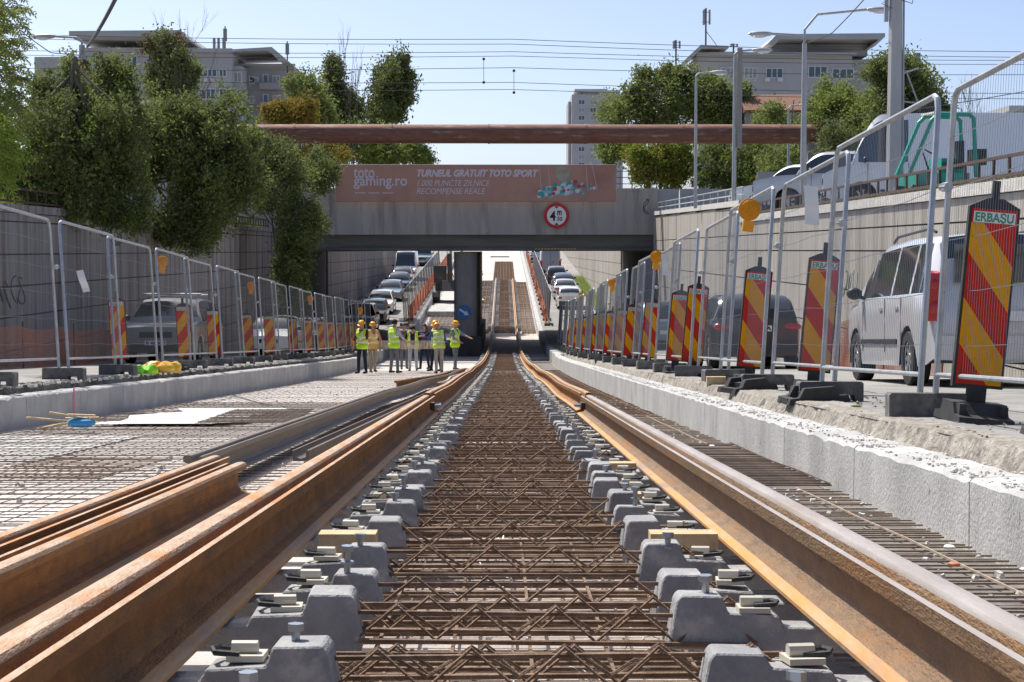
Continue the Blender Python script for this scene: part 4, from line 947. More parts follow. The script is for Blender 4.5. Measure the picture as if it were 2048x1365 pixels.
    for s in (-1, 1):
        q = MB(); q.sphere((s * Wd * .66, Y(.13), nz_ - .09), .17, 12, 8, (1.15, .7, .6)); q.obj('headlight', M['lamp_clear'], t, smooth=True)
        zz = c['tail']
        if kind in ('mpv', 'van'):
            q = MB(); q.prism([(Y(L - .13), zz - .26), (Y(L + .015), zz - .28), (Y(L + .03), zz), (Y(L + .015), zz + .24), (Y(L - .04), zz + .27), (Y(L - .10), zz + .05)], 'x', s * Wd * .78, s * Wd * .975); q.sphere((s * Wd * .87, Y(L + .02), zz + .12), .06, 12, 8, (1, .4, 1)); q.sphere((s * Wd * .87, Y(L + .02), zz - .13), .075, 12, 8, (1, .4, 1)); q.obj('tail_light', M['lamp_red'], t, smooth=True)
        else:
            q = MB(); q.sphere((s * Wd * .76, Y(L - .05), zz - .14), .15, 12, 8, (1.2, .7, .55)); q.obj('tail_light', M['lamp_red'], t, smooth=True)
    q = MB(); q.bx(-Wd * .42, Wd * .42, Y(.0) - .03, Y(0) + .012, nz_ - .24, nz_ - .10)
    for k in range(3): q.bx(-Wd * .44, Wd * .44, Y(0) + .012, Y(0) + .02, nz_ - .225 + k * .045, nz_ - .21 + k * .045)
    q.obj('grille', M['trim'], t)
    q = MB(); q.bx(-Wd * .86, Wd * .86, Y(.0) - .05, Y(0) + .03, .28, .46); q.obj('front_bumper', M['trim'] if kind in ('suv', 'van') else pm, t)
    q = MB(); q.bx(-Wd * .86, Wd * .86, Y(L) - .05, Y(L) + .05, .30, .56); q.obj('rear_bumper', pm if kind == 'mpv' else M['trim'], t)
    zp = .52
    for sy, yy in ((1, Y(0) + .035), (-1, Y(L) - .055)):
        q = MB(); q.bx(-.26, .26, yy - .004, yy + .004, zp + (.2 if sy < 0 else -.08), zp + (.2 if sy < 0 else -.08) + .11); q.obj('number_plate', M['plate'], t)
        if plate: text('plate_text', plate, .11, M['ink'], t, (.23 if sy > 0 else -.23, yy + sy * .006, zp + (.215 if sy < 0 else -.065)), rot=(R(90), 0, math.pi if sy > 0 else 0), width=.46, bold=.003)
    if kind == 'mpv':
        q = MB(); q.bx(-Wd * .62, Wd * .62, Y(L) - .012, Y(L) + .02, 1.14, 1.56); q.obj('rear_window', M['glass'], t)
        q = MB(); q.box((0, Y(L) - .01, 1.0), (.012, .02, 1.1)); q.obj('door_seam', M['trim'], t)
        for s in (-1, 1):
            q = MB(); q.tube([(s * Wd * .70, Y(c['ws'] + .15), H + .0), (s * Wd * .70, Y(c['ws'] + .35), H + .055), (s * Wd * .70, Y(c['rr'] - .5), H + .055), (s * Wd * .70, Y(c['rr'] - .25), H - .0)], .018, 6); q.obj('roof_rail', M['trim'], t)
    if rack:
        for yy in (.3, -.6):
            q = MB(); q.tube([(-Wd * .8, yy, H + .07), (Wd * .8, yy, H + .07)], .028, 6); q.tube([(-Wd * .72, yy, H - .02), (-Wd * .72, yy, H + .07)], .02, 5); q.tube([(Wd * .72, yy, H - .02), (Wd * .72, yy, H + .07)], .02, 5); q.obj('roof_bar', M['rim'], t)
    q = MB(); q.bx(-.01, .01, 0, .01, 0, .01)
    if kind == 'van':
        q = MB(); q.box((0, Y(L) - .012, 1.4), (.014, .02, 2.1)); q.box((.25, Y(L) - .02, 1.3), (.05, .03, .16)); q.obj('rear_door_seam', M['trim'], t)
    return t
silver = paint('silver_paint', (.60, .61, .63), .2); dark = paint('dark_grey_paint', (.07, .075, .08), .4); white = paint('white_paint', (.84, .85, .86), 0); blue = paint('dark_blue_paint', (.025, .04, .085), .4); sky_ = paint('light_blue_grey_paint', (.25, .33, .38), .4); navy = paint('black_paint', (.025, .027, .03), .3); grey = paint('grey_brown_paint', (.20, .19, .18), .5)
def on_road(kind, pm, label, x, y, yaw=0, **k): return car(kind, pm, label, x, y, RD(y), yaw, pitch=(slope(y) if yaw == 0 else -slope(y)), **k)
on_road('mpv', silver, 'silver estate car seen from behind, nearest on the right', 5.6, 20.6, 0, sc=1.03)
on_road('hatch', navy, 'dark hatchback seen from behind with white number plate on the right road', 4.85, 33.5, 0, plate='1 YBEA')
on_road('suv', sky_, 'pale grey car ahead of the dark hatchback on the right road', 4.5, 47, 0)
on_road('hatch', white, 'white hatchback on the right road just past the bridge', 4.55, 116, 0)
on_road('sedan', blue, 'dark blue saloon seen from behind climbing the far right ramp', 4.75, 133, 0, plate='B 06')
on_road('van', paint('grey_van_paint', (.33, .34, .37), .3), 'grey panel van seen from behind on the far right ramp', 4.3, 155, 0)
on_road('hatch', silver, 'silver car left of the grey van at the top of the right ramp', 3.6, 178, 0)
on_road('suv', paint('bronze_grey_paint', (.30, .295, .285), .3), 'dark grey off-roader with roof bars facing the camera behind the left fence', -8.4, 42, math.pi, plate='B 46 XTI', rack=True)
on_road('hatch', white, 'white car facing the camera, second on the left road', -8.55, 62, math.pi)
on_road('hatch', dark, 'dark car facing the camera, third on the left road', -8.6, 72, math.pi)
on_road('suv', navy, 'black off-roader under the bridge on the left road', -8.3, 96, math.pi)
on_road('hatch', white, 'white car with sun glint just past the bridge on the left road', -8.3, 112, math.pi)
on_road('hatch', sky_, 'pale blue car facing the camera on the far left ramp', -8.4, 123, math.pi)
on_road('sedan', paint('mid_blue_paint', (.05, .10, .16), .4), 'blue saloon below the white van on the far left ramp', -8.5, 134, math.pi)
on_road('van', white, 'white van facing the camera on the far left ramp', -8.7, 148, math.pi)
on_road('van', sky_, 'pale blue van at the top of the far left ramp', -8.4, 172, math.pi)
on_road('hatch', navy, 'black car between the off-roader and the glinting white car on the left road', -8.2, 104, math.pi)
on_road('hatch', paint('beige_paint', (.40, .37, .32), .2), 'beige car between the blue saloon and the white van on the far left ramp', -8.6, 141, math.pi)
on_road('sedan', silver, 'silver saloon between the white and the dark blue car on the far right ramp', 4.6, 125, 0)
on_road('hatch', dark, 'dark car above the dark blue saloon on the far right ramp', 4.5, 143, 0)
# upper street
car('van', white, 'large white panel van parked on the upper street behind the concrete pole', 10.8, 42, 1.0, R(80), sc=.95)
car('suv', silver, 'silver car on the upper street in front of the white van', 10.0, 49.5, 1.06, R(82), sc=1.12)
car('hatch', white, 'white car with sloping bonnet on the upper street above the wall', 9.9, 55, 1.16, R(84), sc=1.12)
car('hatch', sky_, 'pale car farthest along the upper street', 11.0, 61, 1.0, R(84))
car('hatch', paint('red_paint', (.45, .02, .02), .1), 'red car glimpsed under the foliage at the left edge', -13.3, 41, 1.0, R(80))

# mini excavator canopy
t = thing('mini_excavator', 'small teal excavator with open canopy frame above the right wall', 'excavator', (8.75, 33.5, 1.0), (0, 0, .15)); t.scale = (.92,) * 3
q = MB(); q.box((0, .1, .42), (1.2, 1.0, .34)); q.box((.35, .3, .75), (.5, .7, .35)); q.obj('body', M['teal'], t)
for s in (-1, 1): q = MB(); q.prism([(-.75, .05), (.75, .05), (.85, .18), (.75, .32), (-.75, .32), (-.85, .18)], 'y', s * .42 - .12, s * .42 + .12); q.obj('crawler_track', M['black'], t)
q = MB(); q.tube([(-.75, -.3, .55), (-.25, -.3, 1.72), (-.1, -.3, 1.86), (.62, -.3, 1.86), (.72, -.3, 1.78), (.80, -.3, .5)], .05, 6); q.tube([(-.75, .4, .55), (-.25, .4, 1.72), (-.1, .4, 1.86), (.62, .4, 1.86), (.72, .4, 1.78), (.80, .4, .5)], .05, 6); q.obj('canopy_frame', M['teal'], t)
q = MB(); q.bx(-.2, .7, -.3, .4, 1.88, 1.92); q.obj('roof', M['white'], t)
q = MB(); q.add([(-.8, -.32, .6), (-.62, -.32, .6), (-.18, -.32, 1.65), (-.32, -.32, 1.72)], [(0, 1, 2, 3)]); q.obj('windscreen', M['white'], t)
q = MB(); q.box((.5, 0, 1.0), (.12, .4, .6)); q.box((.33, 0, .78), (.4, .4, .1)); q.box((.95, 0, .95), (.25, .45, .35)); q.obj('seat', M['black'], t)
q = MB(); q.tube([(-.15, 0, .6), (-.35, 0, 1.15), (-.05, 0, 1.0)], .025, 5); q.obj('lever', M['black'], t)
# excavator on the far ramp
t = thing('excavator', 'dark tracked excavator working on the ramp beyond the bridge', 'excavator', (-4.3, 128, FL(128)))
for s in (-1, 1): q = MB(); q.prism([(-1.6, .1), (1.6, .1), (1.85, .4), (1.6, .75), (-1.6, .75), (-1.85, .4)], 'x', s * .95 - .25, s * .95 + .25); q.obj('crawler_track', M['black'], t)
q = MB(); q.box((.1, .5, 1.25), (2.2, 2.4, .85)); q.obj('body', M['digger'], t)
q = MB(); q.box((-.6, -.5, 2.1), (.95, 1.3, 1.35)); q.obj('cab', M['digger'], t)
q = MB(); q.box((-.6, -1.16, 2.2), (.8, .02, .95)); q.obj('cab_window', M['glass'], t)
q = MB(); q.tube([(.15, -.6, 1.5), (.15, -2.4, 3.9), (.15, -3.3, 3.6)], [.2, .2, .14], 6); q.obj('boom', M['digger'], t)
q = MB(); q.tube([(.15, -3.3, 3.7), (.15, -3.6, 1.6)], .12, 6); q.obj('stick', M['digger'], t)
q = MB(); q.prism([(-4.2, .9), (-3.3, .9), (-3.2, 1.7), (-3.7, 1.7)], 'x', -.35, .65); q.obj('bucket', M['digger'], t)
# blade slab pile under
q = MB(); q.box((0, 0, 0), (2.6, 5.5, .3)); o = q.obj('stacked_slab', M['curb'], None, loc=(-4.0, 117, FL(117) + .2)); o.rotation_euler = (.043, 0, 0); tag(o, 'pale stack of mesh and slabs in front of the far excavator', 'slab')

# ------------------------------------------------------------------ people
def capsule(b, p0, p1, r0, r1, n=12):
    p0, p1 = Vector(p0), Vector(p1); d = (p1 - p0); L = d.length; d.normalize() if L > 1e-6 else None
    pts = []; rs = []
    for a in (90, 60, 30): pts.append(p0 - d * r0 * math.sin(R(a))); rs.append(max(r0 * math.cos(R(a)), .002))
    pts += [p0, p1]; rs += [r0, r1]
    for a in (30, 60, 90): pts.append(p1 + d * r1 * math.sin(R(a))); rs.append(max(r1 * math.cos(R(a)), .002))
    b.tube(pts, rs, n)
def remesh(b, voxel, smooth=1):
    me = b.mesh('tmp', []); o = bpy.data.objects.new('tmp', me); C.objects.link(o)
    m_ = o.modifiers.new('r', 'REMESH'); m_.mode = 'VOXEL'; m_.voxel_size = voxel; m_.use_smooth_shade = True
    if smooth: s_ = o.modifiers.new('s', 'SMOOTH'); s_.factor = .5; s_.iterations = smooth
    dg = bpy.context.evaluated_depsgraph_get(); dg.update(); out = bpy.data.meshes.new_from_object(o.evaluated_get(dg)); bpy.data.objects.remove(o); bpy.data.meshes.remove(me); return out
def person(label, loc, yaw, shirt, trousers, vest=None, helmet=True, bend=0.0, arms=((.2, .1), (.2, .1)), headtilt=0.0, hair='short', step=.12, skin=None, h=1.75, open_vest=False):
    """arms: per side (forward raise of the upper arm, elbow bend) in radians"""
    t = thing('person', label, 'person', loc, (0, 0, yaw)); k = h / 1.75
    t.scale = (k, k, k)
    prims = []   # p0, p1, r0, r1, material index
    SH, TR, SK, SO = 0, 1, 2, 3
    hip = Vector((0, 0, .92)); 
    def sp(v):   # spine bend forward (+Y is forward)
        v = Vector(v); d = v - hip; return hip + Matrix.Rotation(-bend, 3, 'X') @ d
    for s in (-1, 1):
        f = step * s; kn = (s * .105, f * .55 + .02, .50); an = (s * .115, f, .09)
        prims += [((s * .09, 0, .90), kn, .092, .062, TR), (kn, an, .062, .05, TR), ((s * .115, f - .03, .045), (s * .125, f + .15, .035), .045, .036, SO)]
    prims += [((-.07, 0, .93), (.07, 0, .93), .125, .125, TR), (sp((-.06, 0, 1.05)), sp((.06, 0, 1.05)), .118, .118, SH), (sp((0, 0, 1.05)), sp((0, 0, 1.22)), .13, .135, SH), (sp((-.08, 0, 1.28)), sp((.08, 0, 1.28)), .125, .125, SH),
              (sp((-.14, -.01, 1.40)), sp((.14, -.01, 1.40)), .068, .068, SH), (sp((0, 0, 1.42)), sp((0, .015, 1.52)), .055, .05, SK)]
    hb = sp((0, .02, 1.58)); fw = Matrix.Rotation(-(bend + headtilt), 3, 'X')
    H_ = lambda v: hb + fw @ Vector(v)
    prims += [(H_((0, -.012, .065)), H_((0, .0, .05)), .092, .09, SK), (H_((0, .03, .0)), H_((0, .045, -.03)), .058, .042, SK), (H_((0, .085, .03)), H_((0, .102, .01)), .010, .015, SK)]
    for s in (-1, 1): prims.append((H_((s * .086, .0, .03)), H_((s * .09, -.005, .05)), .012, .012, SK))
    hands = []
    for s, (fa, el) in zip((-1, 1), arms):
        sh = sp((s * .185, -.01, 1.40)); ua = Matrix.Rotation(-bend, 3, 'X') @ (Matrix.Rotation(fa, 3, 'X') @ Vector((s * .10, 0, -.28))); eb = sh + ua
        fa_ = Matrix.Rotation(-bend, 3, 'X') @ (Matrix.Rotation(fa + el, 3, 'X') @ Vector((-s * .03, 0, -.25))); wr_ = eb + fa_
        prims += [(sh, eb, .055, .042, SH), (eb, eb + fa_ * .25, .042, .038, SH), (eb + fa_ * .2, wr_, .036, .026, SK)]
        d = fa_.normalized(); side = Vector((s, 0, 0)); side = (side - d * side.dot(d)).normalized(); nrm = d.cross(side)
        prims += [(wr_ + d * .03, wr_ + d * .075, .026, .03, SK)]; hands.append((wr_, d, side, nrm, s))
    b = MB()
    for p0, p1, r0, r1, m_ in prims: capsule(b, p0, p1, r0, r1)
    me = remesh(b, .016, 1)
    for m_ in (cloth(*shirt), cloth(*trousers), skin or M['skin'], M['shoe']): me.materials.append(m_)
    cen = np.empty(len(me.polygons) * 3); me.polygons.foreach_get('center', cen); cen = cen.reshape(-1, 3)
    best = np.full(len(cen), 1e9); idx = np.zeros(len(cen), int)
    for p0, p1, r0, r1, m_ in prims:
        p0, p1 = np.array(p0), np.array(p1); d = p1 - p0; tt = np.clip(((cen - p0) @ d) / max(d @ d, 1e-9), 0, 1)
        dist = np.linalg.norm(cen - (p0 + tt[:, None] * d), axis=1) - (r0 + (r1 - r0) * tt)
        u = dist < best; best[u] = dist[u]; idx[u] = m_
    me.polygons.foreach_set('material_index', idx.astype(np.int32))
    # fingers and face features joined onto the same mesh
    bm = bmesh.new(); bm.from_mesh(me)
    fb = MB()
    for wr_, d, side, nrm, s in hands:
        for i, (off, ln) in enumerate(((-.024, .062), (-.008, .072), (.008, .068), (.023, .052))):
            o_ = wr_ + d * .085 + side * off; m1 = o_ + d * ln * .55 + nrm * s * .004; m2 = m1 + (d * .8 - nrm * s * .5).normalized() * ln * .5
            fb.tube([o_ - d * .02, o_, m1, m2], [.0095, .0092, .0085, .006], 6)
        o_ = wr_ + d * .045 - side * .022; fb.tube([o_, o_ - side * .022 + d * .022, o_ - side * .028 + d * .05], [.011, .010, .007], 6)
    n0 = len(bm.faces)
    tmp = fb.mesh('t', []); 
    for p in tmp.polygons: p.use_smooth = True
    bm.from_mesh(tmp); bm.faces.ensure_lookup_table()
    for f in bm.faces[n0:]: f.material_index = 2
    n1 = len(bm.faces); eb_ = MB()
    for s in (-1, 1): eb_.sphere(H_((s * .032, .078, .045)), .009, 6, 4)
    eb_.tube([H_((-.022, .083, -.022)), H_((.022, .083, -.022))], .004, 4)
    tmp2 = eb_.mesh('t', []); bm.from_mesh(tmp2); bm.faces.ensure_lookup_table()
    for f in bm.faces[n1:]: f.material_index = 3
    bm.to_mesh(me); bm.free(); bpy.data.meshes.remove(tmp); bpy.data.meshes.remove(tmp2)
    link('body', me, t)
    if vest:
        b = MB(); e = .022
        for p0, p1, r0, r1 in ((sp((-.07, 0, .90)), sp((.07, 0, .90)), .128 + e, .128 + e), (sp((-.06, 0, 1.05)), sp((.06, 0, 1.05)), .12 + e, .12 + e), (sp((0, 0, 1.05)), sp((0, 0, 1.22)), .13 + e, .135 + e), (sp((-.085, 0, 1.28)), sp((.085, 0, 1.28)), .125 + e, .125 + e), (sp((-.13, -.01, 1.39)), sp((.13, -.01, 1.39)), .07 + e, .07 + e)): capsule(b, p0, p1, r0, r1)
        vm = remesh(b, .018, 1); bm = bmesh.new(); bm.from_mesh(vm); inv = Matrix.Rotation(bend, 3, 'X')
        kill = []
        for f in bm.faces:
            l = hip + inv @ (f.calc_center_median() - hip)
            if l.z < .80 or l.z > 1.475 or (abs(l.x) > .185 and l.z > 1.2) or (l.y > .02 and l.z > 1.28 and abs(l.x) < (l.z - 1.28) * .5) or (open_vest and l.y > 0 and abs(l.x) < .085): kill.append(f)
            f.material_index = 1 if (1.0 < l.z < 1.05 or 1.16 < l.z < 1.21 or (abs(abs(l.x) - .10) < .022 and l.z > 1.21)) else 0
        bmesh.ops.delete(bm, geom=kill, context='FACES'); bm.to_mesh(vm); bm.free(); vm.materials.append(vest); vm.materials.append(M['stripe']); link('vest', vm, t)
    if helmet:
        q = MB(); n = 16; vs = []; fs = []
        prof = [(.128, .045), (.130, .052), (.112, .058), (.108, .10), (.088, .145), (.05, .17), (.004, .178)]
        for r_, z_ in prof:
            for i in range(n):
                a = 2 * math.pi * i / n; rr = r_ * (1.18 if math.sin(a) > .3 and r_ > .12 else 1.0); vs.append(H_((rr * math.cos(a) * .92, rr * math.sin(a) * 1.05 - .01, z_)))
        fs = [(j * n + i, j * n + (i + 1) % n, (j + 1) * n + (i + 1) % n, (j + 1) * n + i) for j in range(len(prof) - 1) for i in range(n)]
        q.add(vs, fs); q.add([H_((-.01, y_, z_)) for y_, z_ in ((.1, .11), (0, .183), (-.1, .11))] + [H_((.01, y_, z_)) for y_, z_ in ((.1, .11), (0, .183), (-.1, .11))], [(0, 1, 4, 3), (1, 2, 5, 4)]); q.obj('helmet', M['helmet'], t, smooth=True)
    else:
        q = MB(); vs = []; n = 16; prof = [(.095, -.01), (.104, .03), (.106, .07), (.098, .11), (.07, .145), (.03, .162), (.004, .165)]
        for r_, z_ in prof:
            for i in range(n):
                a = 2 * math.pi * i / n; yy = r_ * math.sin(a) - .012
                if yy > .04 and z_ < .1: yy = .045; z2 = max(z_, .09)
                else: z2 = z_ - (.05 if hair == 'long' and z_ < .02 else 0)
                vs.append(H_((r_ * math.cos(a), yy, z2)))
        q.add(vs, [(j * n + i, j * n + (i + 1) % n, (j + 1) * n + (i + 1) % n, (j + 1) * n + i) for j in range(len(prof) - 1) for i in range(n)]); q.obj('hair', M['hair'], t, smooth=True)
    return t
def pl(x, Z): return ((x - 1008) / F_PX * Z, Z, FL(Z) + .055)
maroon = ('maroon_cloth', (.10, .025, .025)); navyc = ('navy_cloth', (.012, .018, .035)); greyc = ('grey_cloth', (.13, .135, .15)); black_c = ('black_cloth', (.012, .012, .013)); tan = ('tan_cloth', (.30, .24, .17)); blue_c = ('blue_cloth', (.04, .08, .20)); purple = ('purple_cloth', (.06, .05, .12)); lightgrey = ('light_grey_cloth', (.36, .37, .40)); khaki = ('khaki_cloth', (.26, .25, .22)); brownc = ('brown_cloth', (.17, .11, .09))
F_ = math.pi  # facing the camera
person('worker in yellow helmet and lime vest with maroon sleeves, facing the camera, leftmost', pl(724, 54.0), F_ - .5, maroon, navyc, M['vest'], arms=((.55, .9), (.1, .35)), headtilt=.35, step=.05)
person('worker in orange-yellow vest and helmet standing right behind the leftmost one', pl(745, 56.0), F_ + .4, ('orange_cloth', (.55, .22, .12)), tan, M['vest_o'], arms=((.1, .1), (.35, .7)), headtilt=.1, h=1.72)
person('bareheaded worker with dark hair in a bright lime vest, back turned, standing tall', pl(788, 54.5), -.8, lightgrey, greyc, M['vest'], helmet=False, arms=((.15, .3), (.45, .6)), headtilt=.2, h=1.80, step=.05)
person('worker in black shirt under an open lime vest, bending over the mesh', pl(826, 58.0), F_, black_c, lightgrey, M['vest'], helmet=False, bend=.55, arms=((.5, .5), (.8, .4)), headtilt=.35, open_vest=True)
person('worker in brown shirt half hidden between two lime vests', pl(808, 60.5), F_ + .2, brownc, greyc, None, helmet=False, arms=((.4, .5), (.4, .5)), headtilt=.3, h=1.7)
person('bareheaded person with long dark hair in a purple shirt', pl(849, 60.5), F_ - .5, purple, navyc, None, helmet=False, hair='long', arms=((.2, .4), (.2, .3)), headtilt=.2, h=1.68)
person('worker with blue shirt under lime vest bending forward in an orange helmet, back turned', pl(878, 54.0), .3, blue_c, khaki, M['vest_y'], bend=.42, arms=((.9, .6), (.6, .8)), headtilt=.3, h=1.72, open_vest=False, step=.07)
person('worker in helmet with black sleeves behind the bending one', pl(872, 57.5), F_ - .9, black_c, navyc, M['vest_y'], arms=((.3, .7), (.9, .6)), headtilt=.35, h=1.78)
person('worker in yellow helmet and lime vest reaching left, nearest the column', pl(910, 59.0), F_ + 1.1, ('slate_cloth', (.16, .20, .27)), greyc, M['vest'], arms=((.9, .35), (.4, .7)), headtilt=.2, h=1.78, step=.08)
o = person('distant worker in red jacket and lime vest on the far ramp', (-4.6, 141, FL(141)), F_, ('red_cloth', (.5, .03, .02)), navyc, M['vest_o'], arms=((.2, .3), (.2, .3)))
# mesh sheet carried by the workers
t = thing('carried_mesh_sheet', 'rebar mesh sheet held waist-high between the workers', 'reinforcement mesh', ((808 - 1008) / F_PX * 56.5, 56.5, FL(56.5) + .98), (R(7), 0, R(3)))
for k in range(24): q = MB(); q.tube([(-1.2 + k * .105, -.8, 0), (-1.2 + k * .105, .8, 0)], .007, 4); q.obj('long_bar', M['rebar_pale'], t)
for k in range(14): q = MB(); q.tube([(-1.28, -.8 + k * .12, .01), (1.3, -.8 + k * .12, .01)], .007, 4); q.obj('cross_bar', M['rebar_pale'], t)

# ------------------------------------------------------------------ small things
def heap(name, label, loc, s, m, n=5, cat='bag'):
    b = MB()
    for k in range(n): b.sphere((random.uniform(-.5, .5) * s[0], random.uniform(-.4, .4) * s[1], s[2] * .35), .5, 9, 6, (s[0] * random.uniform(.5, .8), s[1] * .6, s[2] * random.uniform(.8, 1.3)))
    vs = [(x + .03 * nz(x, y, z, 12), y + .03 * nz(y, z, x, 12), max(0, z + .03 * nz(z, x, y, 14))) for x, y, z in b.v]; b.v = vs
    return tag(b.obj(name, m, None, smooth=True, loc=loc), label, cat)
heap('fabric_bundle', 'crumpled bright green vest lying on the left curb ledge', (-5.72, 26.2, RD(26.2) + .01), (.32, .25, .16), M['bag_g'])
t = heap('lamp_bag', 'heap of amber warning lamps in a bag on the left curb ledge', (-5.72, 27.6, RD(27.6) + .01), (.42, .3, .20), M['bag_y'], 7)
t = thing('offcut_pile', 'pile of timber offcuts with a blue rag beside the left curb', 'offcuts', (-4.75, 17.6, FL(17.6) + .05))
for k in range(7): q = MB(); q.box((random.uniform(-.2, .3), random.uniform(-.2, .2), .03 + .02 * k), (random.uniform(.25, .5), .07, .02), Matrix.Rotation(random.uniform(-.5, .5), 3, 'Z') @ Matrix.Rotation(random.uniform(-.25, .25), 3, 'Y')); q.obj('offcut', M['wood'], t)
q = MB(); q.sphere((.25, -.1, .07), .16, 10, 6, (1, .6, .35)); q.obj('rag', mat('blue_rag', (.06, .30, .55), None, rough=.7), t, smooth=True)
for k, (x, y, s, m_, lab) in enumerate([(1.88, 6.9, .035, 'white', 'round pale stone on the mesh beside the right curb'), (1.75, 6.35, .03, 'net', 'orange leaf-like scrap on the right mesh'), (1.9, 5.7, .035, 'wood', 'brown scrap near the right curb at the photo edge'), (1.5, 13.0, .03, 'white', 'small white scrap on the dense right mesh'), (1.8, 14.2, .04, 'white', 'white plastic scrap next to the right curb')]):
    q = MB(); q.sphere((0, 0, 0), s * .62, 7, 5, (1.3, 1, .45)); q.v = [(a + .012 * nz(a, b_, c, 40), b_ + .012 * nz(b_, c, a, 40), c) for a, b_, c in q.v]; o = q.obj('scrap', M[m_], None, smooth=True, loc=(x, y, FL(y) + .055)); tag(o, lab, 'scrap')
q = MB(); q.sphere((0, 0, 0), .035, 8, 5, (1.3, 1, .25)); o = q.obj('fallen_leaf', M['leaf_yellow'], None, loc=(2.62, 12.2, RD(12.2) + .03)); tag(o, 'yellow leaf on the road edge below the right fence', 'leaf')
q = MB(); q.sphere((0, 0, 0), .12, 10, 7, (.03, .5, 1.6)); o = q.obj('paint_mark', M['pink'], None, loc=(-5.446, 20.85, (FL(20.8) + RD(20.8)) / 2)); tag(o, 'pink spray paint mark on the left curb', 'paint mark')

# ------------------------------------------------------------------ railings on wall tops
def railing(label, x, y0, y1, z, h, m, step=1.1):
    t = thing('wall_railing', label, 'railing', (x, y0, z))
    for zz in (h, .05): q = MB(); q.bx(-.025, .025, 0, y1 - y0, zz - .025, zz + .02); q.obj('rail', m, t)
    y = .05
    while y < y1 - y0: q = MB(); q.bx(-.02, .02, y, y + .04, .07, h - .025); q.obj('post', m, t); y += step
railing('rusty brown railing on top of the right retaining wall', 7.2, 16, 50, 1.02, .32, M['darksteel'], .75)
railing('dark railing on top of the left retaining wall', -10.8, 30, 76, 1.02, .34, M['darksteel'], .75)

# ------------------------------------------------------------------ poles and lamps
def luminaire(t, p, d, s=1.0):
    b = MB(); x, y, z = p; sx = d
    b.sphere((x + sx * .32 * s, y, z), .33 * s, 14, 8, (1.05, .36, .24)); b.obj('lamp_head', M['steelpole'], t, smooth=True)
    b = MB(); b.sphere((x + sx * .36 * s, y, z - .045 * s), .22 * s, 12, 7, (1, .45, .32)); b.obj('lamp_glass', M['lamp_clear'], t, smooth=True)
def lamp_post(label, x, Z, ytop, arms, r=.07, base=1.0, name='street_lamp'):
    X = (x - 1008) / F_PX * Z; zt = (500 - ytop) / F_PX * Z
    t = thing(name, label, 'street lamp', (X, Z, base)); H_ = zt - base
    q = MB(); q.tube([(0, 0, 0), (0, 0, H_ * .5), (0, 0, H_)], [r, r * .85, r * .7], 12); q.obj('pole', M['steelpole'], t, smooth=True)
    s_ = Z / F_PX
    for (x1, y1, d) in arms:
        ex, ez = (x1 - x) * s_, (ytop - y1) * s_
        q = MB(); q.tube([(0, 0, H_ - .1), (0, 0, H_ + ez * .4), (ex * .2, 0, H_ + ez * .85), (ex, 0, H_ + ez)], .035, 8); q.obj('arm', M['steelpole'], t, smooth=True)
        luminaire(t, (ex, 0, H_ + ez), d)
    return t
lamp_post('tall street lamp with two arms above the right parked cars', 1605, 45, 90, [(1541, 72, -1), (1728, 24, 1)], .09)
t = lamp_post('street lamp with grey box near its top, right of the bridge', 1467, 52, 118, [(1500, 104, 1)], .075)
q = MB(); q.bx(.07, .22, -.1, .1, 2.2, 5.3); q.obj('cable_box', M['column'], t)
lamp_post('thin street lamp with short arm next to the bridge end', 1390, 60, 160, [(1418, 148, 1)], .065, 1.5)
lamp_post('small distant street lamp among the right trees', 1575, 82, 222, [(1596, 212, 1)], .08, 1.0)
t = thing('utility_pole', 'tall concrete utility pole in front of the white van', 'pole', (8.95, 38, 1.0))
q = MB(); q.tube([(0, 0, 0), (0, 0, 9)], [.19, .11], 8); q.obj('pole', M['pole'], t)
q = MB(); q.tube([(.20, -.05, 0), (.15, -.05, 8)], .025, 6); q.obj('conduit', M['steelpole'], t)
q = MB(); q.tube([(.1, 0, 3.0), (.55, 0, 3.15)], .02, 5); q.tube([(.15, 0, 2.4), (.6, 0, 2.35)], .02, 5); q.tube([(.25, 0, 3.1), (.55, 0, 2.35)], .02, 5); q.obj('bracket', M['steelpole'], t)
q = MB(); q.box((-.22, -.02, 4.9), (.09, .09, 1.4)); q.obj('cable_guard', M['steelpole'], t)
q = MB(); q.tube([(.1, -.1, 4.4), (-.35, -.1, 4.6), (-.1, -.1, 4.75), (.35, -.1, 4.6), (.55, -.1, 5.6)], .012, 5); q.obj('loose_cable', M['cable'], t)
t = lamp_post('wooden pole with street lamp and cables behind the left trees', 172, 48, 95, [(120, 78, -1)], .12)
q = MB(); q.box((0, -.1, 4.2), (.5, .3, .5)); q.box((.25, -.1, 3.6), (.2, .2, .3)); q.obj('junction_box', M['darksteel'], t)
# steel catenary masts
for x, Z, yt, lab in ((1828, 88, 110, 'grey catenary mast behind the right trees'), (1620, 77, 285, 'grey post under the end of the rusty pipe')):
    X = (x - 1008) / F_PX * Z; zt = (500 - yt) / F_PX * Z; q = MB(); q.bx(-.17, .17, -.17, .17, 0, zt - 1.0); o = q.obj('mast', M['column'], None, loc=(X, Z, 1.0)); tag(o, lab, 'mast')
X, Y_, Z_ = px(2040, 57, 60)
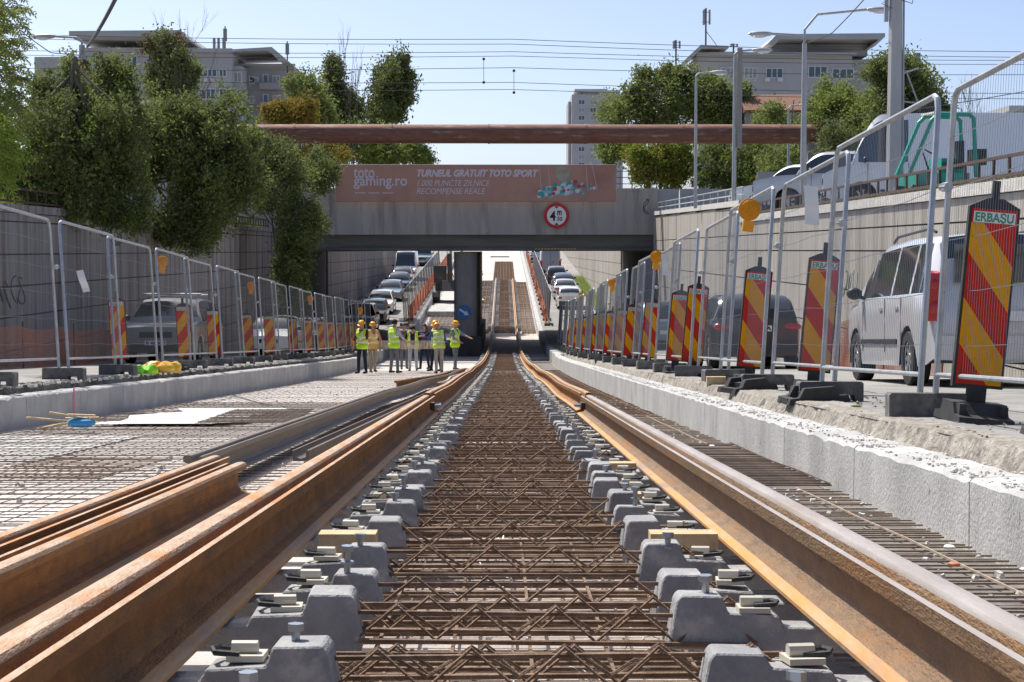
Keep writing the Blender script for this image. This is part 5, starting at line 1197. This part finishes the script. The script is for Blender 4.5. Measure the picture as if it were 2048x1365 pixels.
# overhead wires
def wire(label, pts, r=.012, group=None, name='overhead_wire'):
    P_ = [Vector(px(*p)) for p in pts]; full = []
    for a, c in zip(P_[:-1], P_[1:]):
        n = 10
        for k in range(n): u = k / n; v = a.lerp(c, u); v.z -= .0012 * (a - c).length * math.sin(u * math.pi) * 4; full.append(v)
    full.append(P_[-1]); q = MB(); o0 = full[0].copy(); q.tube([v - o0 for v in full], r, 5); o = q.obj(name, M['cable'], None, loc=o0); return tag(o, label, 'wire', group)
wl = [(70, 85, 96, 'topmost'), (78, 88, 107, 'second from the top'), (103, 90, 112, 'third from the top'), (112, 92, 120, 'fourth from the top'), (138, 86, 140, 'fifth from the top'), (158, 88, 178, 'sixth from the top'), (176, 90, 188, 'lowest')]
for y0, Z, y1, nm in wl: wire(f'railway overhead wire across the sky, {nm}', [(-100, y0, Z), (1024, (y0 + y1) / 2, Z), (2150, y1 + 12, Z)], .016, 'railway overhead wires')
wire('thick diagonal cable rising from the left lamp pole to the top of the photo', [(183, 98, 48), (262, -40, 30)], .045)
wire('diagonal cable between lamp post and utility pole on the right', [(1610, 90, 45), (1660, 70, 42), (1735, -10, 38)], .014)
wire('diagonal cable at the upper left behind the foliage', [(20, 40, 40), (110, 110, 48), (172, 115, 48)], .014)
wire('long low cable behind the right fence', [(1600, 250, 60), (1800, 225, 55), (2100, 175, 50)], .014)
for x, y0, y1 in ((968, 122, 168), (1028, 145, 188)):
    t = thing('dropper', f'short catenary dropper with insulator hanging {"left" if x < 1000 else "right"} of centre', 'dropper', px(x, y0, 88))
    q = MB(); L_ = (y1 - y0) * 88 / F_PX; q.tube([(0, 0, 0), (0, 0, -L_)], .014, 5); q.obj('rod', M['cable'], t); q = MB(); q.sphere((0, 0, -L_), .08, 8, 6); q.sphere((0, 0, 0), .08, 8, 6); q.obj('insulator', M['darksteel'], t)

# ------------------------------------------------------------------ buildings
def bl(Z): s = Z / F_PX; return lambda x: (x - 1008) * s, lambda y: (500 - y) * s
def win(t, fx, fz, y, x0, x1, ya, yb, mull=1, org=(0, 0, 0)):
    X0, X1, Z1, Z0 = fx(x0), fx(x1), fz(ya), fz(yb); w = .10
    q = MB(); 
    q.bx(X0 - w, X1 + w, y - .10, y - .02, Z0 - w, Z0); q.bx(X0 - w, X1 + w, y - .10, y - .02, Z1, Z1 + w); q.bx(X0 - w, X0, y - .098, y - .022, Z0, Z1); q.bx(X1, X1 + w, y - .098, y - .022, Z0, Z1)
    for k in range(mull): xm = X0 + (X1 - X0) * (k + 1) / (mull + 1); q.bx(xm - .05, xm + .05, y - .096, y - .024, Z0, Z1)
    o = q.obj('window', M['frame'], t); o.location = org
    q = MB(); q.bx(X0, X1, y - .06, y - .03, Z0, Z1); q.obj('pane', random.choice([M['pane'], M['pane'], M['curtain']]), o)
def bpart(t, name, m, org, boxes, smooth=False):
    q = MB()
    for bx_ in boxes: q.bx(*bx_)
    o = q.obj(name, m, t, smooth=smooth); o.location = org; return o
Z = 170; fx, fz = bl(Z); X0 = fx(320); t = thing('apartment_building', 'grey apartment block with overhanging roof slabs behind the left trees', 'building', (X0, Z, 1)); org = (-X0, -Z, -1)
bpart(t, 'wall', M['wallw'], org, [(fx(166), fx(405), Z, Z + 14, 0, fz(100))])
bpart(t, 'wall', M['wallw'], org, [(fx(405), fx(470), Z - 1, Z + 12, 0, fz(112))])
bpart(t, 'wall', M['walld'], org, [(fx(470.2), fx(582), Z + 4, Z + 16, 0, fz(128))])
bpart(t, 'wall', M['wallw'], org, [(fx(72), fx(165.8), Z + 1, Z + 12, 0, fz(116))])
bpart(t, 'stair_bay', M['wallw'], org, [(fx(470.4), fx(488), Z + .5, Z + 3.9, 0, fz(135))])
bpart(t, 'cornice', M['roofslab'], org, [(fx(400), fx(474), Z - 1.6, Z - 1.03, fz(112), fz(105)), (fx(470), fx(585), Z + 3.4, Z + 3.97, fz(128), fz(124))])
q = MB(); q.prism([(fx(162), fz(86)), (fx(162), fz(75)), (fx(378), fz(73)), (fx(392), fz(88)), (fx(392), fz(92)), (fx(375), fz(86))], 'y', Z - 3, Z + 12); o = q.obj('roof', M['roofslab'], t); o.location = org
q = MB(); q.prism([(fx(452), fz(106)), (fx(460), fz(101)), (fx(545), fz(96)), (fx(578), fz(124)), (fx(560), fz(124)), (fx(538), fz(103))], 'y', Z + 1, Z + 12); o = q.obj('roof', M['roofslab'], t); o.location = org
for k, xx in enumerate((427, 436, 446)): q = MB(); q.tube([(fx(xx), Z + 2, fz(108)), (fx(xx), Z + 2, fz(76))], .14, 8); o = q.obj('chimney', M['column'], t); o.location = org
for a in ((416, 441, 146, 158), (412, 438, 184, 202)): win(t, fx, fz, Z - 1, *a, 2, org)
for a in ((472, 485, 148, 166), (472, 485, 190, 206), (473, 486, 231, 247)): win(t, fx, fz, Z + .5, *a, 1, org)
for a in ((492, 499, 150, 162), (492, 499, 190, 202), (501, 508, 152, 160)): win(t, fx, fz, Z + 4, *a, 0, org)
for a in ((262, 280, 118, 138), (200, 215, 118, 134), (225, 245, 150, 168), (180, 196, 150, 168)): win(t, fx, fz, Z, *a, 1, org)
for (x_, y_) in ((434, 166), (448, 208), (422, 166), (255, 172), (212, 142)): bpart(t, 'air_conditioner', M['frame'], org, [(fx(x_ - 4), fx(x_ + 4), Z - 1.5, Z - 1.1, fz(y_ + 4), fz(y_ - 3))])
for yb_ in (168, 208, 248):
    bpart(t, 'balcony', M['walld'], org, [(fx(514), fx(560), Z + 2.9, Z + 3.98, fz(yb_ + 8), fz(yb_ - 6))]); win(t, fx, fz, Z + 4, 520, 528, yb_ - 22, yb_ - 7, 0, org); win(t, fx, fz, Z + 4, 540, 552, yb_ - 20, yb_ - 7, 1, org)
for a in ((416, 441, 222, 238), (448, 460, 146, 158), (448, 460, 184, 200)): win(t, fx, fz, Z - 1, *a, 1, org)
for (xx, yt, yb) in ((571, 80, 124), (446, 50, 100), (138, 100, 116)): 
    t2 = thing('roof_antenna', f'thin roof antenna {"at the right end" if xx > 500 else ("between the chimneys" if xx > 200 else "at the left end")} of the left apartment block', 'antenna', (fx(xx), Z + 3, fz(yb)))
    q = MB(); q.tube([(0, 0, -1), (0, 0, (yb - yt) * Z / F_PX)], .07, 6); q.obj('mast', M['cable'], t2); q = MB(); q.bx(-.18, .18, -.12, .12, (yb - yt) * Z / F_PX * .4, (yb - yt) * Z / F_PX * .9); q.obj('panel', M['column'], t2)
Z = 190; fx, fz = bl(Z); X0 = fx(1560); t = thing('apartment_building', 'grey apartment block with flat overhanging roof behind the right trees', 'building', (X0, Z, 1)); org = (-X0, -Z, -1)
bpart(t, 'wall', M['wallw'], org, [(fx(1395), fx(1700), Z, Z + 14, 0, fz(112))])
bpart(t, 'wall', M['wallw'], org, [(fx(1700.2), fx(1760), Z + 2, Z + 14, 0, fz(118))])
bpart(t, 'upper_storey', M['walld'], org, [(fx(1540), fx(1738), Z + 2, Z + 12, fz(112) + .01, fz(88))])
bpart(t, 'cornice', M['roofslab'], org, [(fx(1390), fx(1706), Z - .8, Z - .02, fz(116), fz(110))])
q = MB(); q.prism([(fx(1528), fz(94)), (fx(1544), fz(77)), (fx(1757), fz(75)), (fx(1757), fz(82)), (fx(1738), fz(100)), (fx(1730), fz(100)), (fx(1745), fz(87)), (fx(1550), fz(87)), (fx(1540), fz(98))], 'y', Z - 2, Z + 12); o = q.obj('roof', M['roofslab'], t); o.location = org
q = MB(); q.prism([(fx(1366), fz(125)), (fx(1395), fz(98)), (fx(1450), fz(100)), (fx(1450), fz(104)), (fx(1398), fz(104)), (fx(1375), fz(126))], 'y', Z - 2, Z + 10); o = q.obj('roof', M['roofslab'], t); o.location = org
for a in ((1487, 1510, 140, 159), (1530, 1561, 141, 158), (1614, 1649, 137, 157), (1662, 1702, 142, 160), (1440, 1466, 140, 158)): win(t, fx, fz, Z, *a, 2, org)
for x_, y_ in ((1531, 163), (1556, 163)): bpart(t, 'air_conditioner', M['frame'], org, [(fx(x_ - 5), fx(x_ + 5), Z - .5, Z - .05, fz(y_ + 4), fz(y_ - 4))])
for (xx, yt, yb, nm) in ((1415, 14, 96, 'tall cluster'), (1355, 78, 120, 'short'), (1471, 85, 100, 'small')):
    t2 = thing('phone_antenna', f'{nm} mobile phone antenna on the right apartment roof', 'antenna', (fx(xx), Z + 3, fz(yb))); H_ = (yb - yt) * Z / F_PX
    q = MB(); q.tube([(0, 0, -1.5), (0, 0, H_)], .10, 6)
    if H_ > 3: q.tube([(0, 0, H_ * .45), (1.6, 0, 0)], .04, 5)
    q.obj('mast', M['cable'], t2)
    for a in range(5 if H_ > 3 else 3):
        an = a * 2.1; q = MB(); q.box((.42 * math.cos(an), .42 * math.sin(an), H_ * .78), (.22, .16, H_ * .36)); q.obj('panel', M['column'], t2)
    q = MB(); q.tube([(-.45, 0, H_ * .66), (.45, 0, H_ * .66)], .04, 5); q.tube([(-.45, 0, H_ * .9), (.45, 0, H_ * .9)], .04, 5); q.obj('cross_arm', M['cable'], t2)
Z = 450; fx, fz = bl(Z); X0 = fx(1180); t = thing('tower_block', 'tall pale tower block far away right of centre', 'building', (X0, Z, 1)); org = (-X0, -Z, -1)
bpart(t, 'wall', M['wallw'], org, [(fx(1143), fx(1245), Z, Z + 20, 0, fz(192))]); bpart(t, 'wall', M['walld'], org, [(fx(1137), fx(1142.8), Z + 3, Z + 18, 0, fz(204))])
bpart(t, 'roof', M['roofslab'], org, [(fx(1150), fx(1215), Z + 4, Z + 14, fz(184), fz(178)), (fx(1168), fx(1200), Z + 5, Z + 12, fz(192), fz(184)), (fx(1200), fx(1240), Z + 3, Z + 12, fz(192), fz(181))])
for r_ in range(9):
    y_ = 203 + r_ * 15.5
    for x_ in (1157, 1180, 1203, 1224): win(t, fx, fz, Z, x_, x_ + 11, y_, y_ + 8, 1, org)
# tiled roof house
Z = 105; fx, fz = bl(Z); X0 = fx(1548); t = thing('tiled_house', 'old house with brown clay tile roof among the right trees', 'house', (X0, Z, 1)); org = (-X0, -Z, -1)
bpart(t, 'wall', M['walld'], org, [(fx(1492), fx(1612), Z + .6, Z + 7, 0, fz(222))])
rr = 9; cc = 26; pw = (fx(1616) - fx(1486)) / cc
q = MB(); q.bx(-pw / 2 * .92, pw / 2 * .92, -.02, .42, 0, .05); tm = q.mesh('tile', M['tile'])
for r_ in range(rr):
    u = r_ / rr
    for c_ in range(cc): link('tile', tm, t, None, (fx(1486) + pw * (c_ + .5) + org[0], .0 + u * 2.6, fz(224) + u * (fz(188) - fz(224)) - 1 + random.uniform(0, .02)), (R(28), 0, 0))
q = MB(); q.tube([(fx(1484) + org[0], 2.75, fz(187) - 1), (fx(1618) + org[0], 2.75, fz(187) - 1)], .10, 8); q.obj('ridge', M['tile'], t)
q = MB(); q.prism([(-.1, fz(226) - 1), (2.7, fz(190) - 1.05), (5.5, fz(226) - 1)], 'x', fx(1488) + org[0], fx(1614) + org[0]); q.obj('roof_core', M['tile'], t)
# low site building at the right end
t = thing('site_cabin', 'grey cabin at the right photo edge beyond the van', 'cabin', (14.9, 46, 1.0)); q = MB(); q.bx(-1.2, 3, -1.5, 3, 0, 2.7); q.obj('wall', M['greenpanel'], t); q = MB(); q.bx(-1.4, 3.2, -1.7, 3.2, 2.7, 2.85); q.obj('roof', M['roofslab'], t); q = MB(); q.bx(-.4, .5, -1.53, -1.505, .9, 1.9); q.obj('window', M['pane'], t)
t = thing('hoarding', 'white sheet hoarding beside the far right lamp posts', 'hoarding', (16.0, 85, 1.0))
for k in range(4): q = MB(); q.bx(-3 + k * 1.6, -1.45 + k * 1.6, 0, .08, 0, 3.0); q.obj('panel', M['greenpanel'], t)
# upper sign among left trees
p = px(300, 210, 60); t = thing('shop_sign', 'small white and blue sign half hidden in the left trees', 'sign', p); q = MB(); q.bx(-.6, .6, 0, .06, -.12, .12); q.obj('board', M['white'], t); q = MB(); q.bx(-.55, -.3, -.01, -.002, -.08, .08); q.obj('blue_mark', M['signblue'], t); q = MB(); q.tube([(0, .1, -4.3), (0, .1, 0)], .05, 6); q.obj('post', M['steelpole'], t)

# ------------------------------------------------------------------ vegetation
def leaf_cloud(name, blobs, n, size, m, parent, seed, droop=.0, clump=.30, per=34):
    """blobs: (cx, cy, cz, rx, ry, rz, weight) relative to the parent"""
    g = np.random.default_rng(seed); W_ = np.array([q_[6] for q_ in blobs], float); W_ /= W_.sum()
    nc = max(8, n // per); which = g.choice(len(blobs), nc, p=W_)
    d = g.normal(size=(nc, 3)); d /= np.linalg.norm(d, axis=1)[:, None]
    rad = g.uniform(.30, 1.0, nc) ** .55; sp_ = g.random(nc) < .14; rad[sp_] *= g.uniform(1.05, 1.28, sp_.sum()); B = np.array([q_[:6] for q_ in blobs], float)[which]
    lump = 1 + .20 * np.sin(d[:, 0] * 7 + seed) * np.sin(d[:, 2] * 6 + seed * 2) + .12 * np.sin(d[:, 1] * 11 + d[:, 2] * 9)
    cc_ = B[:, :3] + d * (rad * lump)[:, None] * B[:, 3:6]
    cs = clump * g.uniform(.35, 1.25, nc); cs[sp_] *= .5
    P_ = np.repeat(cc_, per, 0) + g.normal(size=(nc * per, 3)) * np.repeat(cs, per)[:, None] * np.array([.5, .5, .55])
    P_[:, 2] -= droop * g.random(len(P_)) * clump
    N = len(P_); a = g.normal(size=(N, 3)); a[:, 2] -= .3; a /= np.linalg.norm(a, axis=1)[:, None]
    u = g.normal(size=(N, 3)); u = np.cross(a, u); u /= np.linalg.norm(u, axis=1)[:, None]
    s = size * g.uniform(.6, 1.3, N)[:, None]
    v = np.stack([P_ - a * s * .1, P_ + a * s * .45 + u * s * .28, P_ + a * s * 1.1, P_ + a * s * .45 - u * s * .28], 1).reshape(-1, 3)
    me = bpy.data.meshes.new(name); me.vertices.add(4 * N); me.vertices.foreach_set('co', v.ravel().astype(np.float32))
    me.loops.add(4 * N); me.loops.foreach_set('vertex_index', np.arange(4 * N, dtype=np.int32)); me.polygons.add(N)
    me.polygons.foreach_set('loop_start', np.arange(0, 4 * N, 4, dtype=np.int32)); me.polygons.foreach_set('loop_total', np.full(N, 4, np.int32))
    me.update(calc_edges=True); me.validate(); me.materials.append(m)
    return link(name, me, parent, 'stuff'), cc_
def tree(name, label, base, blobs, n, size, m, seed, group=None, clump=.3, trunk_r=.12, extra=None, cat='tree', droop=0, bare=False):
    """base world position; blobs in absolute world coordinates"""
    t = thing(name, label, cat, base); gg = random.Random(seed * 7 + 1); nb = []
    for (bx_, by_, bz_, rx_, ry_, rz_, w_) in blobs:
        nb.append((bx_, by_, bz_, rx_ * .80, ry_ * .85, rz_ * .80, w_ * .62))
        for q_ in range(9):
            a_ = gg.uniform(0, 6.28); e_ = gg.uniform(-1, 1); ce = math.sqrt(1 - e_ * e_); rr_ = gg.uniform(.60, 1.0); ss = gg.uniform(.16, .44)
            nb.append((bx_ + rx_ * rr_ * ce * math.cos(a_), by_ + ry_ * rr_ * ce * math.sin(a_), bz_ + rz_ * rr_ * e_, rx_ * ss, ry_ * ss * 1.1, rz_ * ss * gg.uniform(.8, 1.5), w_ * .10 * (ss / .3)))
    blobs = nb; rb = [(b_[0] - base[0], b_[1] - base[1], b_[2] - base[2], *b_[3:]) for b_ in blobs]
    o, cs = leaf_cloud('crown', rb, n, size, m, t, seed, droop, clump)
    if extra:
        for (mm, fr) in extra: leaf_cloud('crown_tuft', rb, int(n * fr), size, mm, t, seed + 50, droop, clump)
    g = np.random.default_rng(seed + 9); q = MB()
    top = max(b_[2] for b_ in rb); cxm = sum(b_[0] * b_[6] for b_ in rb) / sum(b_[6] for b_ in rb); cym = sum(b_[1] * b_[6] for b_ in rb) / sum(b_[6] for b_ in rb)
    trunk = [Vector((0, 0, -.1)), Vector((cxm * .25, cym * .25, top * .3)), Vector((cxm * .7, cym * .7, top * .65)), Vector((cxm, cym, top))]
    q.tube(trunk, [trunk_r, trunk_r * .8, trunk_r * .55, trunk_r * .25], 8)
    q.obj('trunk', M['bark'], t, smooth=True); q = MB()
    for c_ in cs[g.choice(len(cs), min(26, len(cs)), replace=False)]:
        a = trunk[1].lerp(trunk[3], g.random()); c_ = Vector(c_); mid = a.lerp(c_, .5) + Vector(g.normal(size=3) * .12); q.tube([a, mid, c_], [trunk_r * .3, trunk_r * .18, trunk_r * .06], 5, False)
    q.obj('limbs', M['bark'], t, smooth=True)
    return t
def B_(x, y, Z, rx, ry, dep, w=1.0):   # pixel-measured blob: centre, radii in px, depth radius in m
    c = px(x, y, Z); s = Z / F_PX; return (*c, rx * s, dep, ry * s, w)
W1 = (-11.6, 41, 1.0)
tree('bushy_tree', 'dark bushy tree at the far left hanging over the wall', W1, [B_(150, 165, 42, 22, 50, .5, .18), B_(235, 150, 43, 20, 40, .5, .15), B_(60, 290, 40, 95, 110, 1.3, 1.3), B_(150, 330, 41, 100, 120, 1.4, 1.6), B_(215, 300, 42, 75, 115, 1.3, 1.4), B_(245, 400, 42, 60, 75, 1.0, .8), B_(120, 210, 42, 60, 70, 1.0, .8), B_(225, 195, 43, 48, 70, .9, .6), B_(40, 380, 40, 55, 40, .9, .5)], 62000, .085, M['leaf_dark'], 11, 'trees hanging over the left wall', .30, .14, [(M['leaf_mid'], .30), (M['leaf_bright'], .10)])
tree('bushy_tree', 'dense rounded bush tree hanging down the left wall, in the middle of the row', (-11.7, 52, 1.0), [B_(400, 300, 51, 105, 95, 1.6, 1.6), B_(350, 260, 52, 75, 70, 1.4, 1.0), B_(440, 380, 51, 85, 100, 1.4, 1.4), B_(390, 440, 51, 60, 85, 1.0, 1.0), B_(480, 330, 52, 50, 75, 1.2, .8), B_(300, 300, 51, 45, 80, 1.1, .6)], 60000, .095, M['leaf_dark'], 23, 'trees hanging over the left wall', .32, .14, [(M['leaf_mid'], .40), (M['leaf_bright'], .12)])
tree('bushy_tree', 'dark bush hanging down beside the bridge end on the left', (-11.8, 69, 1.0), [B_(565, 370, 68, 70, 80, 1.8, 1.2), B_(600, 440, 68, 50, 60, 1.4, .8), B_(580, 530, 68, 38, 90, 1.0, .9), B_(520, 330, 69, 50, 70, 1.6, .8), B_(640, 450, 70, 24, 22, .8, .12), B_(640, 345, 72, 40, 50, 1.2, .5)], 40000, .115, M['leaf_dark'], 37, 'trees hanging over the left wall', .36, .14, [(M['leaf_mid'], .3)])
tree('tall_shrub', 'tall climbing shrub with reddish top in front of the left apartment block', px(340, 420, 74)[:2] + (1.0,), [B_(340, 170, 74, 48, 70, 1.3, 1.2), B_(350, 230, 74, 70, 60, 1.3, 1.0), B_(370, 150, 74, 32, 45, 1, .5)], 14000, .15, M['leaf_mid'], 5, None, .42, .12, [(M['leaf_dark'], .5)])
tree('tall_shrub', 'reddish leafy tips above the climbing shrub', px(325, 420, 74.5)[:2] + (1.0,), [B_(322, 100, 74.5, 32, 28, .8, 1), B_(350, 88, 74.5, 20, 18, .6, .5)], 1500, .13, M['leaf_red'], 6, None, .42, .06)
tree('leafy_tree', 'small green tree left of the bare twigs behind the pipe', px(615, 420, 100)[:2] + (1.0,), [B_(612, 180, 100, 34, 46, 1.6, 1), B_(630, 230, 100, 38, 44, 1.6, 1)], 11000, .19, M['leaf_mid'], 31, 'trees behind the left end of the bridge', .6, .12)
tree('autumn_tree', 'yellow-orange tree above the left part of the pipe', px(600, 420, 92)[:2] + (1.0,), [B_(560, 228, 92, 32, 24, 1.2, .8), B_(605, 232, 92, 42, 30, 1.2, 1), B_(640, 310, 92, 60, 28, 1.2, .9)], 8000, .16, M['leaf_autumn'], 32, None, .45, .1, [(M['leaf_yellow'], .5)])
tree('poplar_tree', 'slender grey-green poplar left of the sky gap', px(700, 420, 112)[:2] + (1.0,), [B_(672, 190, 112, 34, 78, 1.8, 1.2), B_(705, 230, 112, 42, 58, 1.8, 1), B_(670, 140, 112, 18, 28, 1, .3)], 15000, .20, M['leaf_dark'], 33, 'trees behind the left end of the bridge', .55, .14)
tree('poplar_tree', 'round-topped poplar beside the sky gap', px(785, 420, 110)[:2] + (1.0,), [B_(760, 160, 110, 22, 34, 1, .3), B_(812, 190, 110, 20, 36, 1, .3), B_(788, 170, 110, 40, 56, 1.8, 1.2), B_(770, 215, 110, 44, 40, 1.8, 1), B_(800, 130, 110, 22, 22, 1, .3)], 14000, .20, M['leaf_dark'], 34, 'trees behind the left end of the bridge', .55, .14, [(M['leaf_mid'], .3)])
tree('leafy_tree', 'bright green scrub just under the pipe on the left', px(760, 420, 106)[:2] + (1.0,), [B_(720, 285, 106, 70, 48, 2, 1.3), B_(800, 310, 106, 62, 28, 2, 1), B_(850, 320, 106, 16, 16, 1, .15)], 15000, .18, M['leaf_mid'], 35, 'trees behind the left end of the bridge', .5, .12, [(M['leaf_bright'], .35)])
tree('leafy_tree', 'large green tree right of the sky gap behind the pipe', px(1330, 420, 108)[:2] + (1.0,), [B_(1330, 200, 108, 85, 62, 2.6, 1.6), B_(1250, 235, 108, 68, 62, 2.4, 1.2), B_(1420, 210, 108, 68, 60, 2.4, 1.2), B_(1225, 300, 108, 40, 30, 2, .6), B_(1340, 160, 108, 40, 30, 1.4, .4), B_(1450, 230, 108, 40, 45, 2, .6)], 36000, .20, M['leaf_mid'], 41, 'trees behind the right end of the bridge', .55, .16, [(M['leaf_dark'], .3)])
tree('yellow_shrub', 'yellow-green shrub below the pipe right of the banner', px(1320, 420, 98)[:2] + (1.6,), [B_(1300, 335, 98, 42, 42, 1.8, 1), B_(1350, 325, 98, 48, 42, 1.8, 1), B_(1280, 310, 98, 40, 26, 1.4, .5)], 14000, .16, M['leaf_yellow'], 42, None, .45, .1, [(M['leaf_bright'], .6)])
tree('leafy_tree', 'dark shrub below the pipe behind the thin lamp post', px(1425, 420, 97)[:2] + (1.0,), [B_(1425, 335, 97, 62, 55, 2, 1.2), B_(1490, 330, 97, 50, 58, 2, 1)], 18000, .17, M['leaf_dark'], 43, 'trees behind the right end of the bridge', .5, .12, [(M['leaf_bright'], .25)])
tree('leafy_tree', 'green tree between the two lamp posts on the right', px(1550, 420, 92)[:2] + (1.0,), [B_(1545, 245, 100, 55, 38, 2, .8), B_(1560, 330, 90, 60, 58, 2, 1.2), B_(1640, 320, 90, 55, 50, 2, 1)], 20000, .16, M['leaf_mid'], 44, 'trees behind the right end of the bridge', .5, .12, [(M['leaf_dark'], .3)])
tree('leafy_tree', 'light green tree left of the utility pole', px(1690, 420, 76)[:2] + (1.0,), [B_(1670, 215, 78, 62, 52, 1.8, 1.3), B_(1720, 250, 76, 58, 62, 1.8, 1.2), B_(1640, 240, 78, 40, 42, 1.4, .6)], 22000, .14, M['leaf_mid'], 45, 'trees on the upper right street', .45, .13, [(M['leaf_bright'], .15)])
tree('leafy_tree', 'round dark tree right of the utility pole', px(1815, 420, 72)[:2] + (1.0,), [B_(1815, 190, 72, 78, 66, 2, 1.6), B_(1770, 150, 72, 42, 36, 1.4, .6), B_(1780, 240, 72, 70, 50, 1.8, 1.1), B_(1860, 230, 72, 38, 50, 1.4, .6)], 26000, .14, M['leaf_dark'], 46, 'trees on the upper right street', .45, .14, [(M['leaf_mid'], .4)])
tree('leafy_tree', 'low scrub behind the parked cars under the pipe end', px(1700, 420, 70)[:2] + (1.0,), [B_(1690, 300, 70, 55, 45, 1.4, 1), B_(1760, 290, 70, 50, 40, 1.4, .8)], 10000, .12, M['leaf_dark'], 47, 'trees on the upper right street', .4, .1)
# pinnate foliage of the near tree at the left edge
def pinnate_tree(label, base, tips, m, seed):
    t = thing('ailanthus_tree', label, 'tree', base); g = random.Random(seed); k = 0; st = MB(); lf = MB()
    for (x, y, Z, L, ang) in tips:
        p = Vector(px(x, y, Z)) - Vector(base); dirv = Vector((math.cos(ang), g.uniform(-.5, .5), math.sin(ang))).normalized()
        pts = []; n = 11
        for i in range(n + 1):
            u = i / n; pts.append(p + dirv * L * u + Vector((0, 0, -.35 * L * u * u)))
        st.tube(pts, [.007] * n + [.003], 4, False)
        for i in range(1, n + 1):
            a = pts[i]; tan_ = (pts[i] - pts[i - 1]).normalized(); sd_ = tan_.cross(Vector((0, g.uniform(-1, 1), 1))).normalized()
            for s in (-1, 1):
                d = (sd_ * s + tan_ * .35 + Vector((0, 0, -.25))).normalized(); w_ = tan_ * .019; ll = .115 * (1 - .4 * abs(i / n - .45))
                lf.add([a, a + d * ll * .35 + w_, a + d * ll, a + d * ll * .35 - w_], [(0, 1, 2, 3)])
    o = lf.obj('crown', m, t, kind='stuff'); st.obj('leaf_stalks', M['leaf_yellow'], t, kind='stuff')
    q = MB(); q.tube([(0, 0, -.1), (.2, .1, 2), (.6, 0, 4), (.9, 0, 6)], [.14, .11, .08, .04], 8); q.obj('trunk', M['bark'], t, smooth=True); return t
g = random.Random(3)
tips = [(g.uniform(-60, 34), g.uniform(-20, 215), 27 + g.uniform(-1, 1.4), g.uniform(.32, .5), g.uniform(-1.5, 1.2)) for _ in range(190)]
pinnate_tree('sunlit pinnate-leaved tree overhanging the upper left corner', (-11.4, 27.5, 1.0), tips, M['leaf_mid'], 4)
tips = [(g.uniform(-60, 15), g.uniform(225, 345), 26 + g.uniform(-1, 1), g.uniform(.32, .55), g.uniform(-1.2, .5)) for _ in range(110)]
pinnate_tree('bright yellow-green pinnate fronds at the left edge below the tree', (-11.3, 26.3, 1.0), tips, M['leaf_bright'], 5)
# bare twig trees
def bare_tree(label, base, H_, spread, seed, r=.05):
    t = thing('bare_tree', label, 'tree', base); g = random.Random(seed); q = MB(); tr = MB()
    tr.tube([(0, 0, -.1), (.1, 0, H_ * .4), (0, 0, H_ * .75)], [r * 1.6, r, r * .5], 6)
    def br(p, d, L, rr, dep):
        e = p + d * L; q.tube([p, p.lerp(e, .5) + Vector((g.uniform(-.05, .05) * L, 0, 0)), e], [rr, rr * .8, rr * .5], 4, False)
        if dep:
            for _ in range(3): br(p.lerp(e, g.uniform(.4, 1)), (d + Vector((g.uniform(-spread, spread), g.uniform(-spread, spread), g.uniform(0, .4)))).normalized(), L * g.uniform(.45, .7), rr * .55, dep - 1)
    for k in range(5): br(Vector((0, 0, H_ * (.3 + .1 * k))), Vector((g.uniform(-spread, spread), g.uniform(-.2, .2), 1)).normalized(), H_ * .38, r * .6, 3)
    tr.obj('trunk', M['bark'], t); q.obj('twigs', M['bark'], t)
bare_tree('leafless tree with upright twigs between the two poplars', px(706, 420, 104)[:2] + (1.0,), 9.2, .24, 4, .07)
bare_tree('leafless twigs right of the round dark tree', px(1940, 330, 66)[:2] + (1.0,), 4.6, .4, 5, .04)
bare_tree('leafless twigs above the reddish shrub tips', px(345, 420, 73)[:2] + (1.0,), 7.4, .35, 6, .035)
bare_tree('leafless twigs right of the reddish shrub on the left', px(385, 420, 73)[:2] + (1.0,), 6.4, .4, 8, .035)
# grass strip and ivy on walls
def grass(label, x0, x1, y0, y1, zf, n, h, m, seed):
    g_ = np.random.default_rng(seed); P_ = np.stack([g_.uniform(x0, x1, n), g_.uniform(y0, y1, n)], 1); b = MB()
    for x, y in P_:
        z = zf(y); a = g_.uniform(0, 6.28); l = h * g_.uniform(.4, 1.2); dx, dy = math.cos(a) * .012, math.sin(a) * .012
        b.add([(x - dx, y - dy, z), (x + dx, y + dy, z), (x + g_.normal() * .3 * l, y + g_.normal() * .3 * l, z + l)], [(0, 1, 2)])
    return tag(b.obj('grass', m, kind='stuff'), label, 'grass')
grass('grass tufts on the upper ground behind the left railing', -13, -11.0, 30, 76, lambda y: 1.0, 9000, .28, M['leaf_bright'], 1)
grass('dry weeds along the top of the right wall', 7.2, 7.7, 20, 60, lambda y: 1.0, 2600, .14, M['leaf_yellow'], 2)
grass('weeds on the bank along the far right ramp wall', 6.2, 7.1, 101, 150, lambda y: RD(y), 2500, .5, M['leaf_bright'], 3)
grass('tall grass on the upper ground behind the bridge', 7.6, 24, 66, 100, lambda y: 1.0, 8000, .6, M['leaf_mid'], 4)
